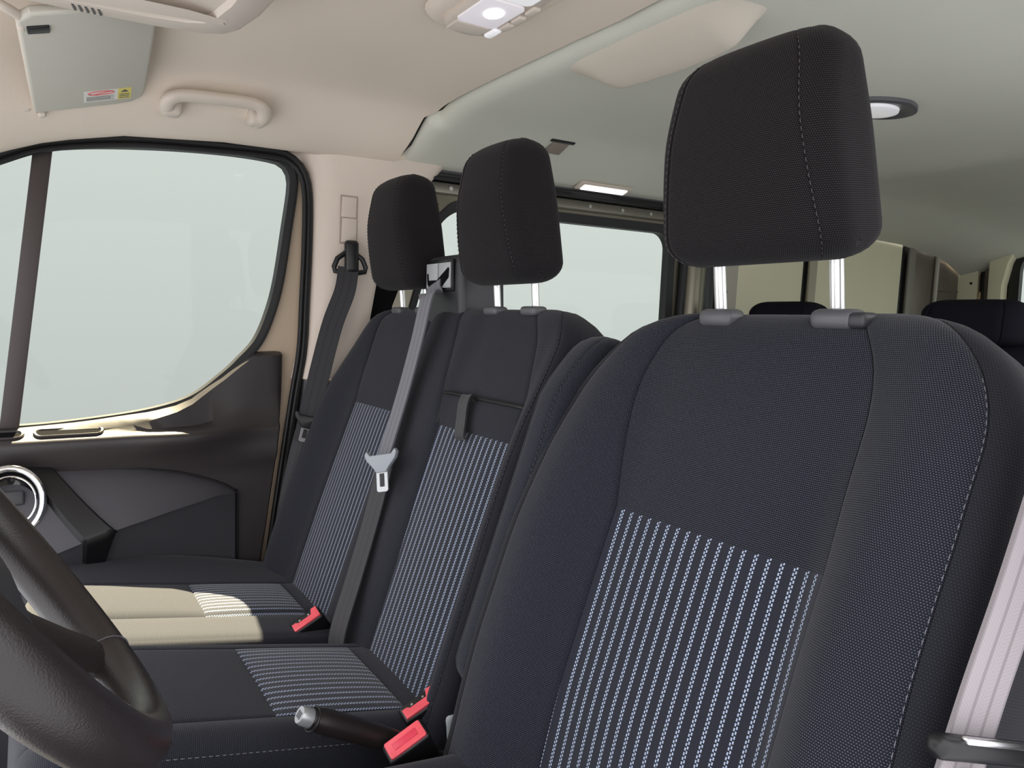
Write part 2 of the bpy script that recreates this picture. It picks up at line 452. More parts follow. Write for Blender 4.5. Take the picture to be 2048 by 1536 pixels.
# ---- headliners
def catmull_xz(xs, zs):
    P = catmull([(x, z, 0) for x, z in zip(xs, zs)], 4); return [(p.x, p.y) for p in P]
def side_drop(y): return interp(y, [-1.0, -.9, -.718, -.632, -.5, -.3, .2], [.22, .17, .085, .05, .020, .004, 0])
XS = [-.835, -.815, -.795, -.77, -.735, -.70, -.67, -.64, -.61, -.57, -.50, -.40, -.30, -.20, -.10, 0]
ZS = [1.396, 1.390, 1.389, 1.396, 1.413, 1.435, 1.454, 1.471, 1.483, 1.490, 1.495, 1.498, 1.500, 1.501, 1.502, 1.502]
_pp = catmull_xz(XS, ZS); XS = [p[0] for p in _pp]; ZS = [p[1] for p in _pp]
XS = XS + [-x for x in XS[-2::-1]]; ZS = ZS + ZS[-2::-1]
def cab_z(x, y):
    g = interp(abs(x), [0, .4, .7, .85], [.45, .5, .9, 1.0])
    return interp(x, XS, ZS) - side_drop(y) * g
def shell(name, ys, zf, mat, th=0.012, xs=XS):
    V, F = [], []
    nx = len(xs)
    for y in ys:
        for x in xs:
            yy = y(x) if callable(y) else y
            V.append((x, yy, zf(x, yy)))
    n0 = len(V)
    for y in ys:
        for x in xs:
            yy = y(x) if callable(y) else y
            V.append((x * 1.0, yy, zf(x, yy) + th))
    F += grid_faces(len(ys), nx); F += grid_faces(len(ys), nx, n0)
    for j in range(nx - 1):
        F.append((j, j + 1, n0 + j + 1, n0 + j)); e = (len(ys) - 1) * nx
        F.append((e + j, e + j + 1, n0 + e + j + 1, n0 + e + j))
    for i in range(len(ys) - 1):
        for j in (0, nx - 1):
            a = i * nx + j; b = (i + 1) * nx + j
            F.append((a, b, n0 + b, n0 + a))
    return mesh_obj(name, V, F, mat, None, None, 50)
def seam_y(x):   # the joint between both headliners, with the small jog at the cove
    a = abs(x)
    return interp(a, [0, .60, .615, .64, .70, .78, .835], [.175, .150, .150, .128, .128, .118, .090])
XC = sorted(set(XS + [-.605, .605, -.62, .62, -.628, .628]))
ys = [-1.0, -.95, -.9, -.85, -.8, -.75, -.7, -.65, -.6, -.55, -.5, -.45, -.4, -.3, -.2, -.1, 0, .06, lambda x: seam_y(x) - .012]
def cab_zz(x, y):
    z = cab_z(x, y)
    return z
c1 = shell('ceiling', ys, cab_zz, HEADL, xs=XC)
struct(c1, 'beige felt headliner over the front seats', 'ceiling')
def rear_z(x, y):
    z = interp(abs(x), [0, .40, .50, .56, .62, .70, .78, .835, .85], [1.484, 1.480, 1.474, 1.466, 1.450, 1.424, 1.398, 1.384, 1.380])
    d = y - seam_y(x)
    if d < .045: z += .024 * (1 - math.sqrt(max(0, 1 - (1 - max(0, d) / .045) ** 2)))       # rolled front edge
    if y > 1.9: z -= interp(y, [1.9, 2.5, 2.85, 3.05], [0, .02, .06, .14])
    z -= .022 * math.exp(-((y - 1.55) / .12) ** 2)                                       # cross rib
    return z
XR = sorted(set([-.85, .85] + XC))
ysr = [lambda x, k=k: seam_y(x) + k for k in (0, .004, .01, .018, .028, .04, .06, .1)] + [.34, .42, .5, .6, .7, .8, .9, 1.0, 1.1, 1.2, 1.3, 1.38, 1.45, 1.5, 1.55, 1.6, 1.65, 1.72, 1.8, 1.9, 2.0, 2.1, 2.2, 2.35, 2.5, 2.6, 2.7, 2.8, 2.9, 3.0, 3.05]
c2 = shell('ceiling', ysr, rear_z, HEADR, xs=XR)
struct(c2, 'grey-green felt headliner over the rear compartment', 'ceiling')
# dark backing strip seen in the joint between the two headliners
jt = shell('trim_1', [lambda x: seam_y(x) - .14, lambda x: seam_y(x) - .006, lambda x: seam_y(x) + .2], lambda x, y: max(cab_z(x, y), rear_z(x, .3)) + .013, RUB, .006, XC)
struct(jt, 'dark joint line between the front and rear headliners', 'trim')

# ---- front passenger door (door_1)
d1 = bpy.data.objects.new('door_1', None); link(d1); d1.location = (-.85, -.45, .2); struct(d1, 'front passenger door with dark trim and a tall side window', 'door')
GX = -.868
def ring_samples(key, n, ctr):
    """sample a star-shaped closed curve by angle"""
    P = catmull([(p[0], p[1], 0) for p in key], 10, True); out = []
    for k in range(n):
        a = 2 * PI * k / n; dx, dy = math.cos(a), math.sin(a); best = None
        for i in range(len(P)):
            p, q = P[i], P[(i + 1) % len(P)]
            ex, ey = q.x - p.x, q.y - p.y; det = dx * (-ey) + dy * ex
            if abs(det) < 1e-12: continue
            rx, ry = p.x - ctr[0], p.y - ctr[1]
            t = (rx * (-ey) + ry * ex) / det; s_ = (dx * ry - dy * rx) / det
            if t > 0 and -1e-6 <= s_ <= 1 + 1e-6 and (best is None or t > best): best = t
        out.append((ctr[0] + dx * best, ctr[1] + dy * best))
    return out
CT = (-.47, 1.06)
gl_key = [(-1.02, .775), (-.90, .762), (-.709, .760), (-.58, .768), (-.452, .785), (-.367, .812), (-.30, .862), (-.265, .895), (-.224, .942), (-.195, 1.01), (-.175, 1.086), (-.155, 1.21), (-.140, 1.315), (-.148, 1.348), (-.172, 1.364), (-.283, 1.368), (-.442, 1.359), (-.60, 1.338), (-.72, 1.302), (-.86, 1.20), (-.98, 1.02), (-1.03, .84)]
NG = 160
g0 = ring_samples(gl_key, NG, CT)
def outset(loop, d, ctr):
    n = len(loop); out = []
    for i in range(n):
        a, b = Vector(loop[i - 1]), Vector(loop[(i + 1) % n]); t = (b - a).normalized(); nn = Vector((t.y, -t.x))
        p = Vector(loop[i]); 
        if nn.dot(p - Vector(ctr)) < 0: nn = -nn
        q = p + nn * d; out.append((q.x, q.y))
    return out
g1 = outset(g0, .017, CT)
def band(name, la, lb, xa, xb, mat, parent, depth):
    """frame strip between two loops (y,z) with depth along -x"""
    n = len(la)
    rings = []
    for i in range(n):
        rings.append([(xa, *la[i]), (xb, *lb[i]), (xb - depth, *lb[i]), (xa - depth, *la[i])])
    return mesh_obj(name, [p for r in rings for p in r], grid_faces(n, 4, 0, True, True), mat, parent, None, 40)
win_frame = band('window_frame', g0, g1, -.846, -.842, RUB, d1, .03)
# glass panes on both sides of the divider bar
def clip_poly(loop, yc, keep_rear):
    out = []; n = len(loop)
    for i in range(n):
        p, q = loop[i], loop[(i + 1) % n]
        ip = (p[0] >= yc(p[1])) == keep_rear; iq = (q[0] >= yc(q[1])) == keep_rear
        if ip: out.append(p)
        if ip != iq:
            lo, hi = 0.0, 1.0
            for _ in range(30):
                m = (lo + hi) / 2; r = (lerp(p[0], q[0], m), lerp(p[1], q[1], m))
                if ((r[0] >= yc(r[1])) == keep_rear) == ip: lo = m
                else: hi = m
            out.append((lerp(p[0], q[0], lo), lerp(p[1], q[1], lo)))
    return out
def bar_y(z): return -.648 + (z - 1.318) * (.072 / .555)
gg = outset(g0, .006, CT)
prism('window_pane', [(GX, y, z) for y, z in clip_poly(gg, bar_y, True)], (-.004, 0, 0), GLASS, d1)
prism('quarter_window_pane', [(GX, y, z) for y, z in clip_poly(gg, bar_y, False)], (-.004, 0, 0), GLASS, d1)
bw = .018
prism('window_divider', [(-.842, bar_y(1.335) - bw * .9, 1.335), (-.842, bar_y(1.335) + bw, 1.335), (-.842, bar_y(.755) + bw, .755), (-.842, bar_y(.755) - bw * .9, .755)], (-.024, 0, 0), plain('brown_black_trim', (0.05, 0.038, 0.036), 0.45), d1, .003)
# beige painted frame between the glass rubber and the door seal
seal_key = [(-1.10, .76), (-1.05, .55), (-.95, .30), (-.6, .22), (-.26, .22), (-.215, .30), (-.196, .387), (-.171, .547), (-.133, .793), (-.113, .916), (-.106, 1.039), (-.100, 1.16), (-.098, 1.281), (-.108, 1.34), (-.135, 1.372), (-.18, 1.384), (-.345, 1.379), (-.495, 1.368), (-.632, 1.341), (-.718, 1.305), (-.90, 1.20), (-1.02, 1.02)]
s0 = ring_samples(seal_key, NG, (-.47, .95))
# painted inner door skin: strip from glass rubber outwards to just under the seal, upper region only
CT2 = (-.47, 1.06)
s1 = ring_samples(seal_key, NG, CT2)
band('door_frame', outset(g0, .012, CT2), outset(s1, .012, CT2), -.850, -.846, PAINT, d1, .02)
# rubber rib around the glass (thin light catching lip)
tube('window_lip', [(-.842, y, z) for y, z in outset(g0, .016, CT)], .0035, RUB, win_frame, 6, (1, 0, 0), True)
# trim panel, lofted along Y
def sill(y): return interp(y, [-1.05, -.9, -.709, -.58, -.452, -.40, -.367, -.30, -.265, -.243, -.22, -.165], [.772, .757, .757, .765, .780, .792, .806, .856, .887, .905, .912, .914])
def trim_sec(y):
    s_ = sill(y); k = interp(y, [-.38, -.20], [0, 1]); k = k * k * (3 - 2 * k)
    dx = lerp(lerp(-.785, -.774, sm(-.52, -.42, y)), -.806, k)
    e = .012 if y > -.175 else 0.0
    hi = min(1.0, max(0.0, (s_ - .768) / .012)); t = sm(-.47, -.30, y)
    bx = lerp(-.806, -.823, t); bz_ = s_ - .003 - .42 * (bx + .838)
    lz = lerp(.7425, .752, k)
    return [(-.858, s_ - .010), (-.851 - e * .5, s_), (-.838 - e * .5, s_ - .003), (lerp(-.825, (-.838 + bx) / 2, hi) - e * .6, lerp(s_ - .006, (s_ - .003 + bz_) / 2, hi)), (lerp(-.818, bx, hi) - e * .6, lerp(.7475, bz_, hi)), (lerp(-.806, bx + .005, hi), lerp(.7425, lerp(max(lz, .745), lerp(s_, .742, .55), k), hi)), (dx - .008, lerp(.7365, .744, k)), (dx, lerp(.732, .735, k)), (dx + .002, lerp(.722, .727, k)), (dx + .001, lerp(.710, .716, k)),
            (lerp(-.792, -.803, k), .690), (-.797, .668), (-.804, .652), (-.806, .62), (-.806, .50), (-.808, .36), (-.815, .23), (-.84, .215)]
tys = [-1.05, -.95, -.85, -.78, -.72, -.66, -.6, -.56, -.52, -.49, -.46, -.44, -.42, -.4, -.383, -.367, -.35, -.333, -.316, -.3, -.283, -.265, -.25, -.235, -.22, -.2, -.18, -.17]
def rear_y(y, z):   # rear edge follows the door seal
    lim = interp(z, [.2, .365, .557, .725, .90, .93], [-.262, -.236, -.205, -.181, -.166, -.170])
    return -1.05 + (y + 1.05) * (lim + 1.05) / (-.17 + 1.05)
rings = []
for y in tys: rings.append([(x, rear_y(y, z), z) for x, z in trim_sec(y)])
last = [(x - .035, p + .002, z) for x, p, z in rings[-1]]; rings.append([(x - .006, p + .004, z) for x, p, z in rings[-1]]); rings.append(last)
trim = loft('trim_panel', rings, DOORP, d1, False, False, None, 50)
# cup recesses in the ledge
for (yc, hw) in ((-.615, .058), (-.745, .045)):
    o = rrect(hw * 2, .020, .0098, 8)
    def zt(x): return interp(x, [-.834, -.818, -.793], [.752, .7475, .7365])
    rim = [(-.812 + b, yc + a, zt(-.812 + b) + .0022) for a, b in o]
    rr = rrect(hw * 2 + .012, .032, .0158, 8); rim2 = [(-.812 + b, yc + a, zt(-.812 + b) + .0005) for a, b in rr]
    rc = tube('cup_rim', [((p[0] + q[0]) / 2, (p[1] + q[1]) / 2, (p[2] + q[2]) / 2 + .0002) for p, q in zip(rim, rim2)], .0035, DOORP, trim, 6, (0, 0, 1), True)
    prism('cup_recess', [(p[0], p[1], p[2]) for p in rim], (0, 0, -.0035), MATTE, trim)
# armrest pod
def pod_pt(y, t):
    zt_ = interp(y, [-.95, -.80, -.736, -.70, -.625, -.55, -.493, -.40, -.345, -.306, -.285], [.684, .684, .680, .678, .668, .664, .660, .640, .622, .604, .588])
    rx = interp(y, [-.95, -.62, -.5, -.4, -.33, -.285], [-.700, -.702, -.715, -.742, -.768, -.792])
    rz = interp(y, [-.95, -.653, -.606, -.534, -.42, -.33, -.285], [.43, .518, .533, .553, .575, .588, .582])
    bz = interp(y, [-.95, -.6, -.33, -.285], [.25, .30, .36, .40])
    if t < .5:
        k = t / .5; kk = min(1, k * 1.02)
        x = lerp(-.803, rx, kk ** .75); z = lerp(zt_, rz, kk ** 1.15)
        x += .004 * math.sin(PI * k)
    else:
        k = (t - .5) / .5
        x = lerp(rx, -.800, k ** .8); z = lerp(rz, bz, k)
    return Vector((x, y, z))
pys = [-.95, -.9, -.85, -.8, -.76, -.72, -.68, -.64, -.6, -.56, -.52, -.48, -.44, -.4, -.36, -.33, -.31, -.295, -.287]
ts = [0, .04, .1, .18, .27, .36, .43, .475, .495, .505, .525, .57, .64, .74, .86, 1.0]
rings = [[pod_pt(y, t) for t in ts] for y in pys]
rings.append([Vector((p.x - .012, p.y + .006, p.z)) for p in rings[-1]]); rings.append([Vector((-.812, p.y + .004, p.z)) for p in rings[-1]])
loft('armrest', rings, DOORG, d1, False, False, None, 35)
# dark line where pod meets the trim
tube('pod_gap', [pod_pt(y, 0) + Vector((.002, 0, .001)) for y in pys] + [pod_pt(-.287, t) + Vector((-.006, .007, 0)) for t in ts[2:]], .0022, RUB, d1, 6, (1, 0, 0))
# pull handle band slung across the pod
rings = []
for t in ts[:-1]:
    yl = interp(t, [0, .5, .75, 1], [-.705, -.606, -.603, -.60]); yr = interp(t, [0, .5, .75, 1], [-.640, -.535, -.572, -.60])
    row = []
    for k in range(7):
        y = lerp(yl, yr, k / 6); p = pod_pt(y, t); e = .010 if 0 < k < 6 else -.006
        nrm = Vector((.75, 0, .65)) if t < .5 else Vector((.85, 0, -.5))
        row.append(p + nrm * e)
    rings.append(row)
loft('pull_handle', rings, BLACKP, d1, False, False, None, 45)
# chrome inner release handle
hc = Vector((-.742, -.722, .625))
hfr = frame((0, 1, 0), (-.25, 0, 1), (1, 0, .25), hc)
ov = [hfr @ Vector((.056 * math.cos(a), .062 * math.sin(a) * (1.05 if math.sin(a) > 0 else 1.1), 0)) for a in [2 * PI * k / 40 for k in range(40)]]
hd = tube('release_handle', ov, .007, CHROME, d1, 10, (1, 0, 0), True)
cup = []
for r_, dz in ((1.0, 0.0), (.93, -.004), (.86, -.012), (.6, -.022), (.25, -.026), (.02, -.027)):
    cup.append([hfr @ Vector((.054 * r_ * math.cos(a), .062 * r_ * math.sin(a), dz)) for a in [2 * PI * k / 40 for k in range(40)]])
loft('handle_cup', cup, plain('gloss_black', (0.01, 0.01, 0.011), 0.06, spec=0.8), hd, True, False)
ov2 = [hfr @ Vector((.044 * math.cos(a), .049 * math.sin(a), -.002)) for a in [2 * PI * k / 40 for k in range(40)]]
tube('handle_ring', ov2, .0022, CHROME, hd, 8, (1, 0, 0), True)
rbox('handle_lever', (.05, .030, .012), DARKP, (.0, .006, -.010), hd, .005, 3, hfr)
# door opening seal
sl_path = [(-.833, y, z) for y, z in s0]
ws = tube('trim_2', sl_path, .0105, RUB, None, 10, (1, 0, 0), True, .013); struct(ws, 'black rubber seal around the front passenger door opening', 'trim')
tube('seal_lip', [(-.826, y, z) for y, z in outset(s0, -.013, (-.47, .95))], .0055, RUB, ws, 8, (1, 0, 0), True)

# ---- B pillar (passenger side)
bp_rows = []
def ye(z): return interp(z, [.84, 1.03, 1.20, 1.33, 1.40], [.045, .060, .10, .20, .26])
for z in [.845, .86, .9, .95, 1.0, 1.1, 1.2, 1.3, 1.34, 1.365, 1.385, 1.400]:
    yf = interp(z, [.845, .92, 1.04, 1.16, 1.28, 1.34, 1.385], [-.122, -.104, -.095, -.090, -.087, -.088, -.10])
    xo = interp(z, [.845, 1.31, 1.40], [0, 0, .012])
    bp_rows.append([(-.850, yf - .022, z), (-.842, yf - .012, z), (-.826 + xo * .3, yf + .003, z), (-.812 + xo, yf + .018, z), (-.802 + xo, yf + .036, z), (-.797 + xo, yf + .06, z), (-.795 + xo, .0, z), (-.795 + xo, ye(z) - .04, z), (-.797 + xo, ye(z) - .02, z), (-.805 + xo, ye(z) - .006, z), (-.83, ye(z), z), (-.850, ye(z) + .002, z)])
bp = loft('trim_3', bp_rows, PILL, None, False, False, None, 50); struct(bp, 'cream plastic cover on the pillar between the doors', 'trim')
prism('corner_fill', [(-.843, y, z) for y, z in ((-.32, 1.384), (-.18, 1.384), (-.135, 1.372), (-.108, 1.340), (-.098, 1.285), (-.06, 1.285), (-.06, 1.425), (-.32, 1.425))], (-.006, 0, 0), PILL, bp)
# belt height adjuster slot
for (za, zb) in ((1.243, 1.292), (1.182, 1.2405)):
    prism('adjuster_cover', [(-.7955, -.030, za), (-.7955, .008, za), (-.7955, .010, zb), (-.7955, -.027, zb)], (.0035, 0, 0), PILL, bp, .0015)
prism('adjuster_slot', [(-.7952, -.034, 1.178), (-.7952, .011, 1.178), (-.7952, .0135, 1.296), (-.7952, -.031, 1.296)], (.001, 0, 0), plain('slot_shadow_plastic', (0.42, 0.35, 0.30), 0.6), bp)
lo_rows = []
for z in [.0, .2, .37, .55, .7, .80, .846]:
    yf = interp(z, [0, .37, .547, .793, .85], [-.24, -.192, -.160, -.122, -.118])
    lo_rows.append([(-.84, yf - .004, z), (-.824, yf + .004, z), (-.806, yf + .022, z), (-.80, yf + .05, z), (-.80, .10, z), (-.80, .2, z), (-.845, .26, z)])
bl = loft('trim_4', lo_rows, DARKP, None, False, False, None, 50); struct(bl, 'dark lower cover of the pillar behind the passenger seat belt', 'trim')

# ---- sliding door and side wall, passenger side
wr = bpy.data.objects.new('wall_right', None); link(wr); wr.location = (-.87, 1.6, 0); struct(wr, 'passenger side body wall behind the front seats', 'wall')
def rr_loop(y0, y1, z0, z1, r, n=8, skew=0.0):
    pts = rrect(y1 - y0, z1 - z0, r, n); yc, zc = (y0 + y1) / 2, (z0 + z1) / 2
    return [(yc + a + skew * b, zc + b) for a, b in pts]
d2 = bpy.data.objects.new('door_2', None); link(d2); d2.location = (-.86, .7, .2); struct(d2, 'sliding side door with a large window behind the bench', 'door')
def lean(loop): return [(y - (max(0, min(.135, (1.30 - z) * .46)) * (1 - sm(.3, 1.0, y))), z) for y, z in loop]
w_in = lean(rr_loop(.285, 1.122, .78, 1.298, .055, 8, .03))
w_mid = lean(rr_loop(.262, 1.150, .755, 1.326, .07, 8, .03))
w_out = rr_loop(.02, 1.215, .05, 1.385, .05, 8, .03)
band('window_frame', w_in, w_mid, -.850, -.846, RUB, d2, .03)
band('door_skin', w_mid, w_out, -.852, -.848, OLIVE, d2, .02)
prism('window_pane', [(-.862, y, z) for y, z in lean(rr_loop(.275, 1.13, .77, 1.306, .055, 8, .03))], (-.004, 0, 0), GLASSR, d2)
for k_ in range(1):
    _o = [(ye(z) - .02, z) for z in (.80, .9, 1.03, 1.12, 1.20, 1.27, 1.31)] + [(w, z) for w, z in ((.262, 1.31), (.235, 1.26), (.205, 1.20), (.165, 1.12), (.128, 1.03), (.125, .9), (.125, .80))]
    prism('door_edge_seal', [(-.843, y, z) for y, z in _o], (-.006, 0, 0), MATTE, d2)
# header strip with screws, track above it
hs = rbox('header_strip', (.018, .98, .030), plain('olive_painted_steel', (0.19, 0.18, 0.145), 0.33, metal=0.4), (-.838, .72, 1.350), d2, .004)
for y in (.29, .36, .64, .77, .90, 1.02):
    tube('screw', [(-.8315, y, 1.350), (-.826, y, 1.350)], .006, STEEL, hs, 10)
rail = rbox('trim_5', (.05, 1.02, .026), BLACKP, (-.828, .72, 1.380), None, .006); struct(rail, 'black track rail above the sliding door', 'trim')
tube('rail_lip', [(-.80, .22, 1.369), (-.80, .72, 1.372), (-.80, 1.22, 1.374)], .006, RUB, rail, 8)
tube('rail_groove', [(-.806, .22, 1.387), (-.806, 1.22, 1.391)], .004, GREYP, rail, 6)
# C pillar: dark seal, rounded bronze column, dark gap, flange with holes
tube('door_seal', [(-.842, 1.172, .3), (-.842, 1.185, .8), (-.842, 1.178, 1.0), (-.842, 1.190, 1.2), (-.842, 1.195, 1.38)], .016, RUB, wr, 10, (1, 0, 0))
def column(name, y0, y1, xr, mat, parent, z0=0.0, z1=1.40, dep=.03, lean=0.0):
    rings = []
    for z in (z0, (z0 + z1) / 2, z1):
        row = []
        for k in range(13):
            a = k / 12; y = lerp(y0, y1, a) + lean * (z - 1.1); row.append((xr + dep * math.sin(PI * a) ** .6, y, z))
        rings.append(row)
    return loft(name, rings, mat, parent, False, False, None, 60)
column('pillar_column', 1.200, 1.300, -.85, OLIVE, wr, lean=.05)
column('pillar_gap', 1.300, 1.372, -.862, BLACKP, wr, dep=.012, lean=.05)
def plate(name, y0, y1, x, mat, parent, z0=.0, z1=1.40, th=.012, lean=.05, bevel=.003):
    return prism(name, [(x, y0 + lean * (z0 - 1.1), z0), (x, y1 + lean * (z0 - 1.1), z0), (x, y1 + lean * (z1 - 1.1), z1), (x, y0 + lean * (z1 - 1.1), z1)], (-th, 0, 0), mat, parent, bevel)
fg = plate('pillar_flange', 1.372, 1.468, -.846, plain('pale_steel', (0.44, 0.42, 0.35), 0.45), wr)
for (y, z) in ((1.435, 1.235), (1.405, 1.115), (1.45, 1.30), (1.40, 1.03)):
    tube('hole', [(-.8465, y, z), (-.844, y, z)], .011, BLACKP, fg, 12, (0, 0, 1))
plate('side_panel', 1.470, 1.855, -.862, PANEL, wr)
plate('panel_gap', 1.855, 1.885, -.866, BLACKP, wr)
plate('panel_rib', 1.880, 1.925, -.848, plain('olive_rib', (0.42, 0.39, 0.29), 0.5), wr)
plate('side_panel', 1.925, 2.530, -.862, PANEL, wr)
plate('panel_gap', 2.530, 2.575, -.866, BLACKP, wr)
plate('panel_rib', 2.565, 2.615, -.846, plain('grey_rib', (0.22, 0.21, 0.18), 0.45), wr)
plate('corner_panel', 2.615, 2.80, -.860, BROWNM, wr)
tube('panel_edge', [(-.85, 2.80 + .05 * (z - 1.1), z) for z in (0, .7, 1.4)], .010, plain('pale_rib', (0.42, 0.41, 0.35), 0.45), wr, 8, (1, 0, 0))
cp = plate('corner_panel', 2.815, 3.05, -.860, BROWNM, wr)
rbox('latch_pocket', (.012, .16, .06), BLACKP, (-.856, 2.91, 1.075), cp, .005)
rbox('panel_crease', (.006, .22, .006), OLIVE, (-.858, 2.93, 1.175), cp, .002)
rbox('lower_panel', (.02, 2.0, .72), BROWNM, (-.872, 2.05, .40), wr, .004)
# ---- back wall with rear window
wb = bpy.data.objects.new('wall_back', None); link(wb); wb.location = (0, YB, 0); struct(wb, 'rear end of the van with its tailgate window', 'wall')
def yplate(name, x0, x1, y, mat, z0=.0, z1=1.40, th=.012):
    return prism(name, [(x0, y, z0), (x1, y, z0), (x1, y, z1), (x0, y, z1)], (0, th, 0), mat, wb, .003)
fl2 = yplate('corner_flange', -.875, -.772, 3.02, PANEL)
for (x, z, r_) in ((-.798, 1.315, .013), (-.800, 1.215, .006), (-.802, 1.115, .012)):
    tube('hole', [(x, 3.021, z), (x, 3.017, z)], r_, BLACKP, fl2, 12)
yplate('corner_gap', -.772, -.748, 3.04, BLACKP)
yplate('corner_return', -.748, -.712, 3.03, BROWNM)
rings = []
for z in (0, .9, 1.2, 1.3, 1.36, 1.40):
    w_ = interp(z, [0, 1.2, 1.3, 1.36, 1.40], [0, 0, .02, .05, .10])
    rings.append([(-.715, 3.0, z), (-.71, 2.985, z), (-.685, 2.982, z), (-.655 + w_, 2.985, z), (-.650 + w_, 3.03, z)])
loft('corner_post', rings, PANEL, wb, False, False)
tw_in = [(a, b) for a, b in ((x, z) for x, z in rrect(1.16, .62, .12, 8))]
def ybandc(name, la, lb, y, dep, mat):
    rings = [[(a[0], y, a[1] + 1.06), (b[0], y, b[1] + 1.06), (b[0], y + dep, b[1] + 1.06), (a[0], y + dep, a[1] + 1.06)] for a, b in zip(la, lb)]
    return mesh_obj(name, [p for r in rings for p in r], grid_faces(len(rings), 4, 0, True, True), mat, wb)
ybandc('window_frame', rrect(1.205, .60, .10, 8), rrect(1.285, .68, .14, 8), 3.03, .03, BLACKP)
prism('window_pane', [(x, 3.045, z + 1.06) for x, z in rrect(1.215, .61, .10, 8)], (0, .004, 0), GLASSR, wb)
yplate('tailgate_lower', -.86, .86, 3.07, BROWNM, 0, .78)
ybandc('tailgate_skin', rrect(1.275, .67, .13, 8), rrect(1.72, .80, .02, 8), 3.065, .01, BROWNM)
# ---- driver side wall with an unseen sliding doorway left open to light the rear
wl = bpy.data.objects.new('wall_left', None); link(wl); wl.location = (.87, 1.6, 0); struct(wl, 'driver side body wall behind the open doorway', 'wall')
def xl(loop): return loop
bandl = lambda name, la, lb, x, dep, mat: mesh_obj(name, [p for a, b in zip(la, lb) for p in ((x, *a), (x, *b), (x + dep, *b), (x + dep, *a))], grid_faces(len(la), 4, 0, True, True), mat, wl)
lw_in = rr_loop(1.45, 2.75, .78, 1.30, .06); lw_out = rr_loop(1.25, 3.05, .0, 1.40, .02)
bandl('side_skin', lw_in, lw_out, .852, .02, BROWNM)
prism('window_pane', [(.862, y, z) for y, z in rr_loop(1.44, 2.76, .77, 1.31, .06)], (.004, 0, 0), glass('clear_glass', (.95, .96, .95), .02), wl)  # pane out of view, made clear to let more light into the rear
rbox('door_post', (.06, .16, 1.42), DARKP, (.86, .02, .70), wl, .02)

for nm, (y0, y1) in (('sill_step', (-1.05, .05)), ('sill_step', (.0, 3.05))):
    rbox(nm, (.06, y1 - y0, .26), DARKP, (-.885, (y0 + y1) / 2, .12), wr, .004)
rbox('sill_step', (.05, 3.05, .1), DARKP, (.885, 1.52, .04), wl, .004)
rbox('sun_block_rail', (.030, 4.1, .075), DARKP, (-.852, 1.0, 1.437), wr, .004)  # unseen rails added to keep sun from leaking in under the roof
rbox('sun_block_rail', (.030, 1.7, .06), DARKP, (-.875, 2.2, 1.40), wr, .004)
rbox('outer_panel', (.01, 1.9, 1.46), BROWNM, (-.885, 2.12, .70), wr, .002)  # unseen outer skin, raised to stop light leaking between the side panels

# ================================================================== SEATS
RC = math.radians(20)
SU = Vector((1, 0, 0)); SV = Vector((0, math.sin(RC), math.cos(RC))); SN = Vector((0, -math.cos(RC), math.sin(RC)))
SO = Vector((0, -.2075, .40))
def sp(x, v, n=0.0): return SO + SU * x + SV * v + SN * n      # point on the common backrest plane

def headrest(parent, xc, base, h, wtop, wmid, thick, posts, lab=None, rec=8, posttop=None):
    """base: centre of the underside of the headrest; posts: list of (x) offsets"""
    a = math.radians(rec); Vv = Vector((0, math.sin(a), math.cos(a))); N = Vector((0, -math.cos(a), math.sin(a)))
    def cols(v):
        t = v / h
        w = lerp(wmid, wtop, t) / 2
        i_ = lerp(.020, .030, t); return [-w, -w + i_, w - i_, w]
    def front(u, v):
        t = v / h
        return .010 * math.sin(PI * t) - .012 * sm(.55, 1.0, t) - .006 * (abs(u) / (wmid / 2)) ** 2
    O = Vector(base) + N * (thick * .5)
    P = Pad(O, SU, Vv, N, cols, [0, h], [6, 16, 6], [30], lambda v: thick - .008 * sm(.5, 1, v / h), front, lambda c, r: .003, rs=.030, rt=.031, rb=.034, wt=.038, wb=.036, groove=.0012)
    P.FRo = P.FR
    res = P.build(parent, lambda c, r: ('headrest', FABH), 'headrest', FABH)
    hd_ = res['headrest']
    for jb, du in ((P.jb[1], -.003), (P.jb[2], .003)):
        pth, nn = P.seam(jb, 3, len(P.FR) - 4, du, .0008); stitches('stitching', pth, nn, THREADD, hd_, .0045, .003, .0007, .0006)
    return hd_

# ---------------- driver seat
DX = .44
ds = thing('driver_seat', (DX, -.20, 0), 'large dark driver seat in the foreground with blue-striped back panel', 'seat')
def dcols(v):
    l = interp(v, [0, .1, .396, .607, .69], [-.140, -.140, -.137, -.175, -.19]); r = interp(v, [0, .1, .396, .607, .69], [.157, .157, .164, .150, .14])
    w = interp(v, [0, .1, .45, .69], [.288, .290, .285, .268])
    return [-w, -w + .030, l, r, w - .012, w + .014]
def dfront(u, v):
    a = abs(u); k = sm(.12, .22, a) * (1 - .8 * sm(.30, .66, v)); return .055 * k - .018 * sm(.45, .69, v) - .012 * sm(.2, 0, v)
dp = Pad(sp(DX, 0), SU, SV, SN, dcols, [-.02, .394, .672], [7, 16, 22, 16, 7], [26, 26], lambda v: lerp(.150, .115, v / .69), dfront,
         lambda c, r: (.004, .010, .005, .010, .004)[c], rs=.034, rt=.050, rb=.03, wt=.150, wb=.02, groove=.003, rowseam=lambda c, r: c == 2, pw=.45)
dparts = dp.build(ds, lambda c, r: {0: ('side_panel#l', FABS), 1: ('bolster#l', FAB), 2: (('striped_insert', STR) if r == 0 else ('upper_panel', FAB)), 3: ('bolster#r', FAB), 4: ('side_panel#r', FABS)}[c], 'back_panel', FABS)
dparts['striped_insert']['label'] = 'dark panel with rows of pale blue chain stitching'
